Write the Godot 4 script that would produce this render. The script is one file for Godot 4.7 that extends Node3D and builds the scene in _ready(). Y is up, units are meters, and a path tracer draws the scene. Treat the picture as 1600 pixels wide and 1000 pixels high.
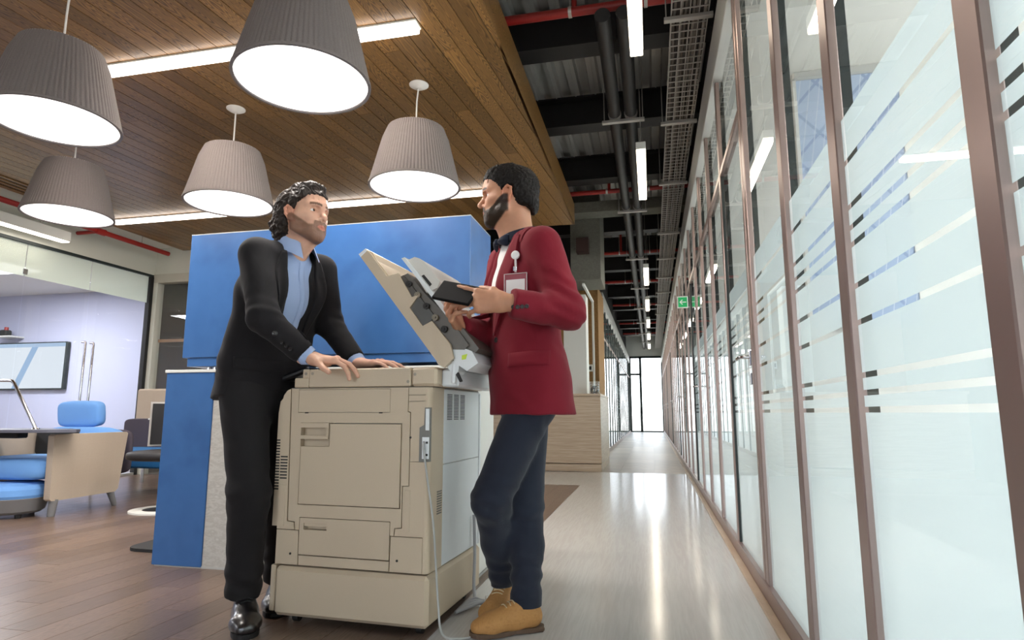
extends Node3D
# An office corridor: two men talk across an opened copier, under pleated pendant lamps.
# Units are metres, y is up; the corridor runs along -z, the glass wall stands at x = 0.47.

class MB:
	var v := PackedVector3Array()
	var n := PackedVector3Array()
	var uv := PackedVector2Array()
	var col := PackedColorArray()
	var ix := PackedInt32Array()
	var xf := Transform3D.IDENTITY

	func tri(a: Vector3, b: Vector3, c: Vector3) -> void:
		a = xf * a
		b = xf * b
		c = xf * c
		var nn := (b - a).cross(c - a).normalized()
		var i := v.size()
		v.append(a)
		v.append(b)
		v.append(c)
		for k in 3:
			n.append(nn)
		ix.append(i)
		ix.append(i + 2)
		ix.append(i + 1)

	func quad(a: Vector3, b: Vector3, c: Vector3, d: Vector3) -> void:
		tri(a, b, c)
		tri(a, c, d)

	func face(a: Vector3, b: Vector3, c: Vector3, d: Vector3, mid: Vector3) -> void:
		if (b - a).cross(c - a).dot((a + c) * 0.5 - mid) >= 0.0:
			quad(a, b, c, d)
		else:
			quad(d, c, b, a)

	func box(c: Vector3, s: Vector3, bev := 0.0) -> MB:
		var h := s * 0.5
		if bev <= 0.0:
			for ax in 3:
				for sg in [-1.0, 1.0]:
					var p := []
					for q in [[-1, -1], [1, -1], [1, 1], [-1, 1]]:
						var o := Vector3()
						o[ax] = sg * h[ax]
						o[(ax + 1) % 3] = q[0] * h[(ax + 1) % 3]
						o[(ax + 2) % 3] = q[1] * h[(ax + 2) % 3]
						p.append(c + o)
					face(p[0], p[1], p[2], p[3], c)
			return self
		var b := minf(bev, minf(h.x, minf(h.y, h.z)) * 0.98)
		var pt := func(sx: float, sy: float, sz: float, ax: int) -> Vector3:
			var o := Vector3(sx * (h.x - b), sy * (h.y - b), sz * (h.z - b))
			o[ax] += [sx, sy, sz][ax] * b
			return c + o
		for ax in 3:
			for sg in [-1.0, 1.0]:
				var p := []
				for q in [[-1, -1], [1, -1], [1, 1], [-1, 1]]:
					var s3 := Vector3()
					s3[ax] = sg
					s3[(ax + 1) % 3] = q[0]
					s3[(ax + 2) % 3] = q[1]
					p.append(pt.call(s3.x, s3.y, s3.z, ax))
				face(p[0], p[1], p[2], p[3], c)
		for ax in 3:
			var a1 := (ax + 1) % 3
			var a2 := (ax + 2) % 3
			for q in [[-1, -1], [1, -1], [1, 1], [-1, 1]]:
				var lo := Vector3()
				lo[a1] = q[0]
				lo[a2] = q[1]
				var hi := lo
				lo[ax] = -1
				hi[ax] = 1
				face(pt.call(lo.x, lo.y, lo.z, a1), pt.call(hi.x, hi.y, hi.z, a1), pt.call(hi.x, hi.y, hi.z, a2), pt.call(lo.x, lo.y, lo.z, a2), c)
		for sx in [-1, 1]:
			for sy in [-1, 1]:
				for sz in [-1, 1]:
					var A: Vector3 = pt.call(sx, sy, sz, 0)
					var B: Vector3 = pt.call(sx, sy, sz, 1)
					var C: Vector3 = pt.call(sx, sy, sz, 2)
					if (B - A).cross(C - A).dot(A - c) >= 0.0:
						tri(A, B, C)
					else:
						tri(A, C, B)
		return self

	func span(lo: Vector3, hi: Vector3, bev := 0.0) -> MB:
		return box((lo + hi) * 0.5, (hi - lo).abs(), bev)

	func vert(p: Vector3, nn: Vector3, t := Vector2.ZERO) -> int:
		v.append(xf * p)
		n.append((xf.basis * nn).normalized())
		uv.append(t)
		return v.size() - 1

	func ring_quads(a: int, b: int, sides: int, turned := false) -> void:
		for k in sides:
			var k2 := (k + 1) % sides
			if turned:
				for t in [a + k, a + k2, b + k, a + k2, b + k2, b + k]:
					ix.append(t)
			else:
				for t in [a + k, b + k, a + k2, a + k2, b + k, b + k2]:
					ix.append(t)

	func tube(pts: Array, r, sides := 8, caps := true) -> MB:
		var count := pts.size()
		var rad := func(i: int) -> float: return r[i] if r is Array else float(r)
		var d0: Vector3 = (pts[1] - pts[0]).normalized()
		var u := d0.cross(Vector3.UP)
		if u.length() < 0.1:
			u = d0.cross(Vector3.RIGHT)
		u = u.normalized()
		var prev := -1
		for i in count:
			var d: Vector3
			if i == 0:
				d = d0
			elif i == count - 1:
				d = (pts[i] - pts[i - 1]).normalized()
			else:
				d = ((pts[i] - pts[i - 1]).normalized() + (pts[i + 1] - pts[i]).normalized()).normalized()
			u = (u - d * u.dot(d)).normalized()
			var w := d.cross(u)
			var start := v.size()
			for k in sides:
				var an := TAU * k / sides
				var o := u * cos(an) + w * sin(an)
				vert(pts[i] + o * rad.call(i), o)
			if prev >= 0:
				ring_quads(prev, start, sides)
			prev = start
			if caps and (i == 0 or i == count - 1):
				var cn := -d if i == 0 else d
				var cc := vert(pts[i], cn)
				var first := v.size()
				for k in sides:
					var an2 := TAU * k / sides
					vert(pts[i] + (u * cos(an2) + w * sin(an2)) * rad.call(i), cn)
				for k in sides:
					var k3 := (k + 1) % sides
					if i == 0:
						ix.append_array(PackedInt32Array([cc, first + k, first + k3]))
					else:
						ix.append_array(PackedInt32Array([cc, first + k3, first + k]))
		return self

	func lathe(profile: Array, sides := 32, at := Vector3.ZERO) -> MB:
		# profile: [radius, y] pairs, listed so that outside lies to the right of the path going up
		for s in profile.size() - 1:
			var p0: Vector2 = Vector2(profile[s][0], profile[s][1])
			var p1: Vector2 = Vector2(profile[s + 1][0], profile[s + 1][1])
			var t := (p1 - p0).normalized()
			var nn := Vector2(t.y, -t.x)
			var a := v.size()
			for k in sides:
				var an := TAU * k / sides
				vert(at + Vector3(p0.x * cos(an), p0.y, p0.x * sin(an)), Vector3(nn.x * cos(an), nn.y, nn.x * sin(an)))
			var b := v.size()
			for k in sides:
				var an := TAU * k / sides
				vert(at + Vector3(p1.x * cos(an), p1.y, p1.x * sin(an)), Vector3(nn.x * cos(an), nn.y, nn.x * sin(an)))
			ring_quads(a, b, sides, true)
		return self

	func prism(poly: PackedVector2Array, z0: float, z1: float) -> MB:
		if Geometry2D.is_polygon_clockwise(poly):
			poly.reverse()
		var t := Geometry2D.triangulate_polygon(poly)
		for k in range(0, t.size(), 3):
			var a := poly[t[k]]
			var b := poly[t[k + 1]]
			var c := poly[t[k + 2]]
			if (b - a).cross(c - a) < 0:
				var s := b
				b = c
				c = s
			tri(Vector3(a.x, a.y, z1), Vector3(b.x, b.y, z1), Vector3(c.x, c.y, z1))
			tri(Vector3(a.x, a.y, z0), Vector3(c.x, c.y, z0), Vector3(b.x, b.y, z0))
		for k in poly.size():
			var p := poly[k]
			var q := poly[(k + 1) % poly.size()]
			quad(Vector3(p.x, p.y, z0), Vector3(q.x, q.y, z0), Vector3(q.x, q.y, z1), Vector3(p.x, p.y, z1))
		return self

	func soft(c: Vector3, s: Vector3, e := 0.35, nu := 24, nv := 14) -> MB:
		# a superellipsoid: a cushion with rounded edges; e near 0 is a box, 1 an ellipsoid
		var pw := func(x: float) -> float: return signf(x) * pow(absf(x), e)
		var first := v.size()
		for j in nv + 1:
			var la := -PI / 2 + PI * j / nv
			for i in nu:
				var lo := TAU * i / nu
				var p := Vector3(pw.call(cos(la)) * pw.call(cos(lo)), pw.call(sin(la)), pw.call(cos(la)) * pw.call(sin(lo)))
				var q := Vector3(absf(p.x), absf(p.y), absf(p.z))
				var m := 2.0 / e - 1.0
				var nn := Vector3(signf(p.x) * pow(q.x, m) / s.x, signf(p.y) * pow(q.y, m) / s.y, signf(p.z) * pow(q.z, m) / s.z)
				if nn.length() < 1e-9:
					nn = p
				vert(c + p * s * 0.5, nn.normalized())
		for j in nv:
			ring_quads(first + j * nu, first + (j + 1) * nu, nu, true)
		return self

	func sheet(nu: int, nv: int, at: Callable) -> MB:
		# a smooth grid at.call(u, v), both from 0 to 1
		var pts := []
		for j in nv + 1:
			for i in nu + 1:
				pts.append(at.call(float(i) / nu, float(j) / nv))
		var first := v.size()
		for j in nv + 1:
			for i in nu + 1:
				var du: Vector3 = pts[j * (nu + 1) + mini(i + 1, nu)] - pts[j * (nu + 1) + maxi(i - 1, 0)]
				var dv: Vector3 = pts[mini(j + 1, nv) * (nu + 1) + i] - pts[maxi(j - 1, 0) * (nu + 1) + i]
				vert(pts[j * (nu + 1) + i], du.cross(dv).normalized(), Vector2(float(i) / nu, float(j) / nv))
		for j in nv:
			for i in nu:
				var a := first + j * (nu + 1) + i
				var b := a + nu + 1
				ix.append_array(PackedInt32Array([a, b, a + 1, a + 1, b, b + 1]))
		return self

	func mesh(origin := Vector3.ZERO) -> ArrayMesh:
		var arr := []
		arr.resize(Mesh.ARRAY_MAX)
		var vv := v.duplicate()
		if origin != Vector3.ZERO:
			for i in vv.size():
				vv[i] -= origin
		arr[Mesh.ARRAY_VERTEX] = vv
		arr[Mesh.ARRAY_NORMAL] = n
		if uv.size() == v.size():
			arr[Mesh.ARRAY_TEX_UV] = uv
		if col.size() == v.size():
			arr[Mesh.ARRAY_COLOR] = col
		arr[Mesh.ARRAY_INDEX] = ix
		var m := ArrayMesh.new()
		m.add_surface_from_arrays(Mesh.PRIMITIVE_TRIANGLES, arr)
		return m


var M := {}
var used := {}
var rng := RandomNumberGenerator.new()

func numbered(called: String) -> String:
	var k: int = used.get(called, 0)
	used[called] = k + 1
	return called if k == 0 else "%s_%03d" % [called, k]

func tag(o: Node, label := "", category := "", group := "", kind := "") -> Node:
	if label:
		o.set_meta("label", label)
	if category:
		o.set_meta("category", category)
	if group:
		o.set_meta("group", group)
	if kind:
		o.set_meta("kind", kind)
	return o

func base_of(p: Node) -> Vector3:
	var s := Vector3.ZERO
	while p is Node3D and p != self:
		s += (p as Node3D).position
		p = p.get_parent()
	return s

func put(called: String, mb: MB, m: Material, parent: Node = self) -> MeshInstance3D:
	# one named mesh; the builder's points are world points
	var o := MeshInstance3D.new()
	o.mesh = mb.mesh(base_of(parent))
	o.material_override = m
	o.mesh.surface_set_material(0, m)
	o.material_override = null
	if parent == self:
		o.name = numbered(called)
		add_child(o)
	else:
		o.name = called
		parent.add_child(o, true)
	return o

func thing(called: String, label: String, category: String, at := Vector3.ZERO, group := "") -> Node3D:
	var o := Node3D.new()
	o.name = numbered(called)
	add_child(o)
	o.position = at
	tag(o, label, category, group)
	return o

func struct(called: String, mb: MB, m: Material, label := "") -> MeshInstance3D:
	var o := put(called, mb, m)
	tag(o, label, "", "", "structure")
	return o

func struct_node(called: String, label := "") -> Node3D:
	var o := Node3D.new()
	o.name = numbered(called)
	add_child(o)
	tag(o, label, "", "", "structure")
	return o

func mat(c: Color, rough := 0.6, metal := 0.0, spec := 0.5) -> StandardMaterial3D:
	var m := StandardMaterial3D.new()
	m.albedo_color = c
	m.roughness = rough
	m.metallic = metal
	m.metallic_specular = spec
	return m

const ORD := ["nearest", "second", "third", "fourth", "fifth", "sixth", "seventh", "eighth", "ninth", "tenth", "eleventh", "twelfth", "thirteenth", "fourteenth"]

func rgb(r: int, g: int, b: int) -> Color:
	return Color(r / 255.0, g / 255.0, b / 255.0)

func noise_tex(seed_: int, freq: float, stops: Array, size := 256, kind := FastNoiseLite.TYPE_SIMPLEX_SMOOTH, octaves := 4) -> NoiseTexture2D:
	var f := FastNoiseLite.new()
	f.seed = seed_
	f.frequency = freq
	f.noise_type = kind
	f.fractal_octaves = octaves
	var t := NoiseTexture2D.new()
	t.width = size
	t.height = size
	t.seamless = true
	t.noise = f
	var g := Gradient.new()
	g.offsets = PackedFloat32Array(range(stops.size()).map(func(i): return float(i) / (stops.size() - 1)))
	g.colors = PackedColorArray(stops)
	t.color_ramp = g
	return t

func tri_tex(m: StandardMaterial3D, t: Texture2D, scale: Vector3, world := true) -> StandardMaterial3D:
	m.albedo_texture = t
	m.uv1_triplanar = true
	m.uv1_world_triplanar = world
	m.uv1_scale = scale
	return m

func bump(m: StandardMaterial3D, t: Texture2D, cm: float) -> StandardMaterial3D:
	m.heightmap_enabled = true
	m.heightmap_texture = t
	m.heightmap_scale = cm
	return m

func glow(c: Color, e: float) -> StandardMaterial3D:
	var m := mat(Color(0.9, 0.9, 0.9), 0.6)
	m.emission_enabled = true
	m.emission = c
	m.emission_energy_multiplier = e
	return m

func pane(c: Color) -> StandardMaterial3D:
	var m := mat(c, 0.0)
	m.transparency = BaseMaterial3D.TRANSPARENCY_ALPHA
	return m

func area(at: Vector3, size: Vector2, c: Color, e: float, look := Vector3.DOWN, parent: Node = self) -> void:
	var l := AreaLight3D.new()
	l.name = "area_light" if parent != self else numbered("area_light")
	l.area_size = size
	l.light_color = c
	l.light_energy = e
	l.shadow_enabled = true
	l.area_range = 30.0
	parent.add_child(l, true)
	l.position = at - base_of(parent)
	var z := -look.normalized()
	var x := Vector3.UP.cross(z)
	if x.length() < 0.1:
		x = Vector3.RIGHT
	x = x.normalized()
	l.basis = Basis(x, z.cross(x), z)

func wood_image(seed_: int, w: int, h: int, dark: Color, light: Color) -> ImageTexture:
	# oak: long fibres and cathedral rings; grain runs down the image
	var a := FastNoiseLite.new()
	a.seed = seed_
	a.frequency = 0.011
	a.fractal_octaves = 2
	var b := FastNoiseLite.new()
	b.seed = seed_ + 1
	b.frequency = 0.35
	b.fractal_octaves = 3
	var im := Image.create(w, h, false, Image.FORMAT_RGB8)
	for y in h:
		for x in w:
			var wx := float(mini(x, w - x))
			var wy := float(mini(y, h - y))
			var big := a.get_noise_2d(wx * 1.3, wy * 0.22)
			var ring := 0.5 + 0.5 * sin((big * 15.0 + wx * 0.035) * TAU * 0.85)
			ring = pow(ring, 2.2)
			var fib := 0.5 + 0.5 * b.get_noise_2d(x * 0.9, y * 0.045)
			var t := clampf(0.95 - 0.55 * ring * (0.45 + fib) - 0.45 * (1.0 - fib), 0.0, 1.0)
			im.set_pixel(x, y, dark.lerp(light, t))
	return ImageTexture.create_from_image(im)

const GLASS_X := 0.47
const CEIL := 3.0

func _ready() -> void:
	rng.seed = 11
	# ---- camera
	var cam := Camera3D.new()
	cam.name = "camera"
	add_child(cam)
	cam.position = Vector3(0, 0.80, 0)
	cam.rotation_degrees = Vector3(8.589, 12.711, 0)
	cam.fov = 55.024
	cam.near = 0.05
	cam.far = 200.0
	cam.current = true
	# ---- sky and exposure
	var env := Environment.new()
	env.background_mode = Environment.BG_SKY
	var sky := Sky.new()
	var sm := ProceduralSkyMaterial.new()
	sm.sky_top_color = rgb(205, 222, 240)
	sm.sky_horizon_color = rgb(240, 244, 247)
	sm.ground_horizon_color = rgb(225, 228, 228)
	sm.ground_bottom_color = rgb(190, 190, 186)
	sky.sky_material = sm
	env.sky = sky
	env.background_energy_multiplier = 5.0
	env.tonemap_mode = Environment.TONE_MAPPER_LINEAR
	env.tonemap_exposure = 1.1
	env.sdfgi_enabled = true
	env.ssao_enabled = true
	env.ssil_enabled = true
	var we := WorldEnvironment.new()
	we.name = "environment"
	we.environment = env
	add_child(we)
	materials()
	# ---- the place
	floors()
	wood_ceiling()
	corridor_ceiling()
	glass_wall_right()
	rooms_right()
	meeting_room()
	back_area()
	shell()
	# ---- things
	partition_block()
	pendants()
	corridor_services()
	lounge()
	reception()
	printer()
	men()

func materials() -> void:
	var oak := wood_image(3, 256, 512, rgb(72, 50, 28), rgb(184, 142, 84))
	M.oak = []
	for i in 6:
		var tone: float = [1.0, 0.9, 1.06, 0.95, 1.02, 0.86][i]
		var m := mat(Color(tone, tone * 0.985, tone * 0.97), 0.34)
		tri_tex(m, oak, Vector3(2.9, 2.9, 0.72), false)
		m.uv1_offset = Vector3(0.37 * i, 0.2 * i, 0.23 * i)
		m.uv1_triplanar_sharpness = 8.0
		bump(m, oak, 0.05)
		M.oak.append(m)
	var walnut := wood_image(9, 256, 512, rgb(86, 70, 60), rgb(132, 110, 95))
	M.walnut = []
	for i in 5:
		var tone2: float = [1.0, 0.95, 1.04, 0.98, 0.92][i]
		var m2 := mat(Color(tone2, tone2, tone2), 0.3)
		tri_tex(m2, walnut, Vector3(3.3, 3.3, 0.5), false)
		m2.uv1_offset = Vector3(0.31 * i, 0, 0.41 * i)
		m2.uv1_triplanar_sharpness = 8.0
		M.walnut.append(m2)
	var vein := noise_tex(21, 0.02, [rgb(192, 188, 183), rgb(204, 201, 197), rgb(197, 193, 189), rgb(209, 206, 203)], 512, FastNoiseLite.TYPE_SIMPLEX_SMOOTH, 5)
	M.stone = tri_tex(mat(Color.WHITE, 0.15), vein, Vector3(3.0, 3.0, 0.16))
	var trav := noise_tex(22, 0.02, [rgb(160, 136, 112), rgb(198, 180, 158), rgb(178, 156, 132), rgb(206, 190, 170)], 512, FastNoiseLite.TYPE_SIMPLEX_SMOOTH, 5)
	M.travertine = tri_tex(mat(Color.WHITE, 0.35), trav, Vector3(0.12, 2.6, 0.12))
	var tiles := noise_tex(23, 0.02, [rgb(158, 146, 132), rgb(192, 181, 167)], 256)
	M.tile = []
	for i in 4:
		var t3: float = [1.0, 0.93, 1.04, 0.97][i]
		M.tile.append(tri_tex(mat(Color(t3, t3, t3), 0.35), tiles, Vector3(0.8, 0.8, 2.0)))
	M.white_paint = mat(rgb(226, 226, 220), 0.7)
	M.cream_paint = mat(rgb(214, 214, 202), 0.7)
	M.lilac_paint = mat(rgb(186, 190, 212), 0.7)
	M.black_paint = mat(rgb(24, 23, 24), 0.7)
	M.steel_black = mat(rgb(30, 28, 29), 0.5)
	M.deck = mat(rgb(186, 184, 180), 0.34, 0.45)
	M.pipe_black = mat(rgb(48, 46, 46), 0.45)
	M.pipe_red = mat(rgb(158, 34, 28), 0.4)
	M.zinc = mat(rgb(196, 192, 186), 0.4, 0.6)
	M.cable = mat(rgb(122, 114, 106), 0.6)
	M.cable_dark = mat(rgb(78, 72, 68), 0.6)
	M.cable_pale = mat(rgb(164, 156, 146), 0.6)
	M.bronze = mat(rgb(158, 138, 132), 0.35, 0.6)
	M.frame_dark = mat(rgb(26, 38, 38), 0.5)
	M.alu = mat(rgb(196, 196, 192), 0.4, 0.3)
	M.chrome = mat(rgb(205, 205, 208), 0.15, 1.0)
	M.glass = pane(Color(0.92, 0.97, 0.96, 0.05))
	M.glass_dim = pane(Color(0.55, 0.56, 0.5, 0.25))
	M.film = mat(Color(0.575, 0.602, 0.615, 0.93), 0.5)
	M.film.transparency = BaseMaterial3D.TRANSPARENCY_ALPHA
	M.film.backlight_enabled = true
	M.film.backlight = Color(0.85, 0.9, 0.9)
	M.film_green = mat(Color(0.86, 0.89, 0.82, 0.9), 0.5)
	M.film_green.transparency = BaseMaterial3D.TRANSPARENCY_ALPHA
	M.film_green.backlight_enabled = true
	M.film_green.backlight = Color(0.86, 0.9, 0.82)
	var lam := noise_tex(31, 0.012, [rgb(50, 94, 150), rgb(60, 106, 164), rgb(54, 99, 156)], 256)
	M.blue = tri_tex(mat(Color.WHITE, 0.34), lam, Vector3(0.9, 0.9, 0.9))
	var conc := noise_tex(32, 0.03, [rgb(168, 164, 156), rgb(198, 195, 188), rgb(182, 178, 170), rgb(206, 203, 197)], 512, FastNoiseLite.TYPE_SIMPLEX_SMOOTH, 5)
	M.concrete = bump(tri_tex(mat(Color.WHITE, 0.75), conc, Vector3(0.8, 1.8, 0.8)), conc, 0.15)
	M.concrete_grey = tri_tex(mat(rgb(150, 150, 142), 0.8), conc, Vector3(0.8, 0.8, 0.8))
	M.glow_lamp = glow(Color(1, 0.985, 0.97), 1.35)
	M.glow_led = glow(Color(1, 0.95, 0.9), 5.0)
	M.glow_tube = glow(Color(1, 0.94, 0.84), 6.0)
	M.glow_panel = glow(Color(1, 1, 1), 2.0)

# ------------------------------------------------------------------ floors
func floors() -> void:
	var f := struct("floor", MB.new().span(Vector3(-12, -0.15, -12), Vector3(-0.81, -0.005, 4.0)), M.walnut[1], "polished brown wooden floor")
	var kinds := []
	for i in 5:
		kinds.append(i)
	var w := 0.137
	var x := -6.66
	var row := 0
	while x < -0.82:
		var x1 := minf(x + w, -0.812)
		var z := -7.06 - fmod(row * 0.61, 1.5)
		while z < -1.6:
			var z0 := maxf(z, -7.06)
			var z1 := minf(z + 1.5, -1.55)
			if z1 - z0 > 0.06:
				put("plank", MB.new().span(Vector3(x + 0.0006, -0.005, z0 + 0.0006), Vector3(x1 - 0.0006, 0.0, z1 - 0.0006), 0.0008), M.walnut[rng.randi() % 5], f)
			z += 1.5
		x += w
		row += 1
	var s := MB.new()
	s.span(Vector3(-0.81, -0.15, -8.62), Vector3(GLASS_X + 0.02, 0.0, 4.0))
	s.span(Vector3(-7.0, -0.15, -8.62), Vector3(-0.81, 0.0, -7.062))
	struct("floor_corridor", s, M.stone, "glossy pale veined stone floor of the corridor")
	var b := struct("floor_far", MB.new().span(Vector3(-4.5, -0.15, -26.6), Vector3(GLASS_X + 0.02, -0.006, -8.62)), M.tile[1], "tiled floor of the far corridor")
	var k := 0
	for j in 30:
		for i in 3:
			var z0 := -8.622 - j * 0.6
			if z0 - 0.6 < -26.6:
				continue
			var off := 0.0
			put("tile", MB.new().span(Vector3(-0.92 + i * 0.463 + 0.001 + off, -0.006, z0 - 0.599), Vector3(-0.92 + (i + 1) * 0.463 - 0.001 + off, 0.0, z0 - 0.001), 0.0008), M.tile[rng.randi() % 4], b)
			k += 1
	# stone kerb along the foot of the glass wall
	struct("trim_1", MB.new().span(Vector3(GLASS_X - 0.055, 0.0, -26.5), Vector3(GLASS_X - 0.02, 0.012, 3.6), 0.002), M.travertine, "narrow stone strip along the foot of the glass wall")

# ------------------------------------------------------------------ wooden ceiling
func wood_ceiling() -> void:
	var x0 := -6.2
	var x1 := -0.82
	var z0 := -7.0
	var c := Node3D.new()
	c.name = "ceiling"
	add_child(c)
	tag(c, "wooden plank ceiling over the open office", "", "", "structure")
	var slab := put("backing_board", MB.new().span(Vector3(x0 + 0.02, CEIL + 0.012, z0 + 0.02), Vector3(x1 - 0.02, CEIL + 0.25, 4.0)), M.oak[3], c)
	# planks run a few degrees off the corridor's axis
	var turn := deg_to_rad(5.5)
	var region := PackedVector2Array([Vector2(x0, z0), Vector2(x1, z0), Vector2(x1, 4.0), Vector2(x0, 4.0)])
	var to_local := Transform2D(turn, Vector2.ZERO).affine_inverse()
	var local_region := PackedVector2Array()
	for p in region:
		local_region.append(to_local * p)
	var w := 0.116
	var lo := 1e9
	var hi := -1e9
	for p in local_region:
		lo = minf(lo, p.x)
		hi = maxf(hi, p.x)
	var u := lo
	var row := 0
	while u < hi:
		var ln := 2.4
		var vv := -8.2 - fmod(row * 0.83, ln)
		while vv < 4.6:
			var rect := PackedVector2Array([Vector2(u + 0.0026, vv + 0.0012), Vector2(u + w - 0.0026, vv + 0.0012), Vector2(u + w - 0.0026, vv + ln - 0.0012), Vector2(u + 0.0026, vv + ln - 0.001)])
			if vv + ln > -0.6:
				rect[2].y = 4.6
				rect[3].y = 4.6
			for piece in Geometry2D.intersect_polygons(rect, local_region):
				if piece.size() < 3:
					continue
				var mb := MB.new()
				# 2D (x, z) to the underside of the ceiling
				mb.xf = Transform3D(Basis(Vector3(1, 0, 0), Vector3(0, 0, 1), Vector3(0, -1, 0)), Vector3.ZERO)
				mb.prism(piece, -CEIL - 0.014, -CEIL)
				var o := put("plank", mb, M.oak[rng.randi() % 6], c)
				o.rotation.y = -turn
			if vv + ln > -0.6:
				break
			vv += ln
		u += w
		row += 1
	var fa := MB.new()
	fa.span(Vector3(x1 - 0.02, CEIL, z0), Vector3(x1, CEIL + 0.25, 4.0))
	fa.span(Vector3(x0, CEIL, z0), Vector3(x1, CEIL + 0.25, z0 + 0.02))
	put("fascia", fa, M.oak[1], c)
	# two LED lines let into the wood, and their kin behind the camera
	var k := 0
	for zz in [-3.02, -5.68]:
		var xa: float = [-3.75, -6.0][k]
		var xb := -1.23
		var lab: String = ["bright linear ceiling light between the two nearer pendant lamps", "bright linear ceiling light farther back, above the blue cabinet"][k]
		var t := thing("linear_ceiling_light", lab, "ceiling light", Vector3((xa + xb) / 2, CEIL - 0.03, zz), "linear lights in the wooden ceiling")
		put("housing", MB.new().span(Vector3(xa, CEIL - 0.01, zz - 0.045), Vector3(xb, CEIL, zz + 0.045)), M.white_paint, t)
		put("diffuser", MB.new().span(Vector3(xa + 0.004, CEIL - 0.045, zz - 0.04), Vector3(xb - 0.004, CEIL - 0.01, zz + 0.04), 0.006), M.glow_led, t)
		area(Vector3((xa + xb) / 2, CEIL - 0.05, zz), Vector2(xb - xa - 0.05, 0.06), Color(1, 0.95, 0.9), 2.6, Vector3.DOWN, t)
		k += 1
	# slotted air grille at the left end
	var g := thing("air_grille", "dark slotted air grille set in the wooden ceiling by the meeting room", "air vent", Vector3(-6.0, CEIL - 0.006, -4.5))
	put("backing", MB.new().span(Vector3(-6.14, CEIL - 0.003, -5.4), Vector3(-5.86, CEIL - 0.001, -3.6)), M.black_paint, g)
	for i in 4:
		put("slat", MB.new().span(Vector3(-6.14 + i * 0.08, CEIL - 0.012, -5.4), Vector3(-6.1 + i * 0.08, CEIL - 0.001, -3.6), 0.003), M.oak[3], g)

# ------------------------------------------------------------------ open ceiling of the corridor
func corridor_ceiling() -> void:
	var d := MB.new()
	var x := -7.5
	var yb := 4.02
	while x < 1.0:
		var pr := [[0.0, 0.0], [0.085, 0.0], [0.1, 0.065], [0.185, 0.065], [0.2, 0.0]]
		for i in 4:
			var a := Vector3(x + pr[i][0], yb + pr[i][1], 0)
			var b := Vector3(x + pr[i + 1][0], yb + pr[i + 1][1], 0)
			d.quad(Vector3(a.x, a.y, -27), Vector3(b.x, b.y, -27), Vector3(b.x, b.y, 4), Vector3(a.x, a.y, 4))
		# narrow stiffening groove in each flat
		d.span(Vector3(x + 0.036, yb - 0.008, -27), Vector3(x + 0.048, yb, 4))
		x += 0.2
	d.span(Vector3(-7.5, yb + 0.08, -27), Vector3(1.0, yb + 0.2, 4))
	struct("ceiling_corridor", d, M.deck, "corrugated metal deck above the corridor")
	var names := ["nearest", "second", "third", "fourth", "fifth", "sixth", "seventh", "eighth", "ninth", "tenth", "eleventh", "twelfth", "thirteenth"]
	var zs := [-4.61, -6.0, -7.5, -9.85, -11.3, -12.6, -13.8, -15.6, -17.6, -19.6, -21.6, -23.6]
	for i in zs.size():
		var z: float = zs[i]
		var b := MB.new()
		b.span(Vector3(-7.4, 3.7, z - 0.1), Vector3(0.6, 3.715, z + 0.1))
		b.span(Vector3(-7.4, 3.715, z - 0.006), Vector3(0.6, 4.005, z + 0.006))
		b.span(Vector3(-7.4, 4.005, z - 0.1), Vector3(0.6, 4.02, z + 0.1))
		var o := put("steel_beam", b, M.steel_black)
		tag(o, "%s black steel beam from the camera crossing under the metal deck" % names[i], "beam", "black beams over the corridor")

# ------------------------------------------------------------------ glass wall along the corridor
func film_bands() -> Array:
	var gaps := [1.394, 1.284, 1.234, 1.193, 1.093, 1.007, 0.885, 0.845, 0.807]
	var out := []
	var top := 1.505
	for g in gaps:
		out.append([g + 0.0065, top])
		top = g - 0.0065
	out.append([0.075, top])
	return out

func sheet_x(x: float, y0: float, y1: float, z0: float, z1: float) -> MB:
	var m := MB.new()
	m.quad(Vector3(x, y0, z0), Vector3(x, y0, z1), Vector3(x, y1, z1), Vector3(x, y1, z0))
	return m

func film_mesh(x: float, z0: float, z1: float) -> MB:
	var m := MB.new()
	for b in film_bands():
		m.quad(Vector3(x, b[0], z0), Vector3(x, b[0], z1), Vector3(x, b[1], z1), Vector3(x, b[1], z0))
	return m

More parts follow.
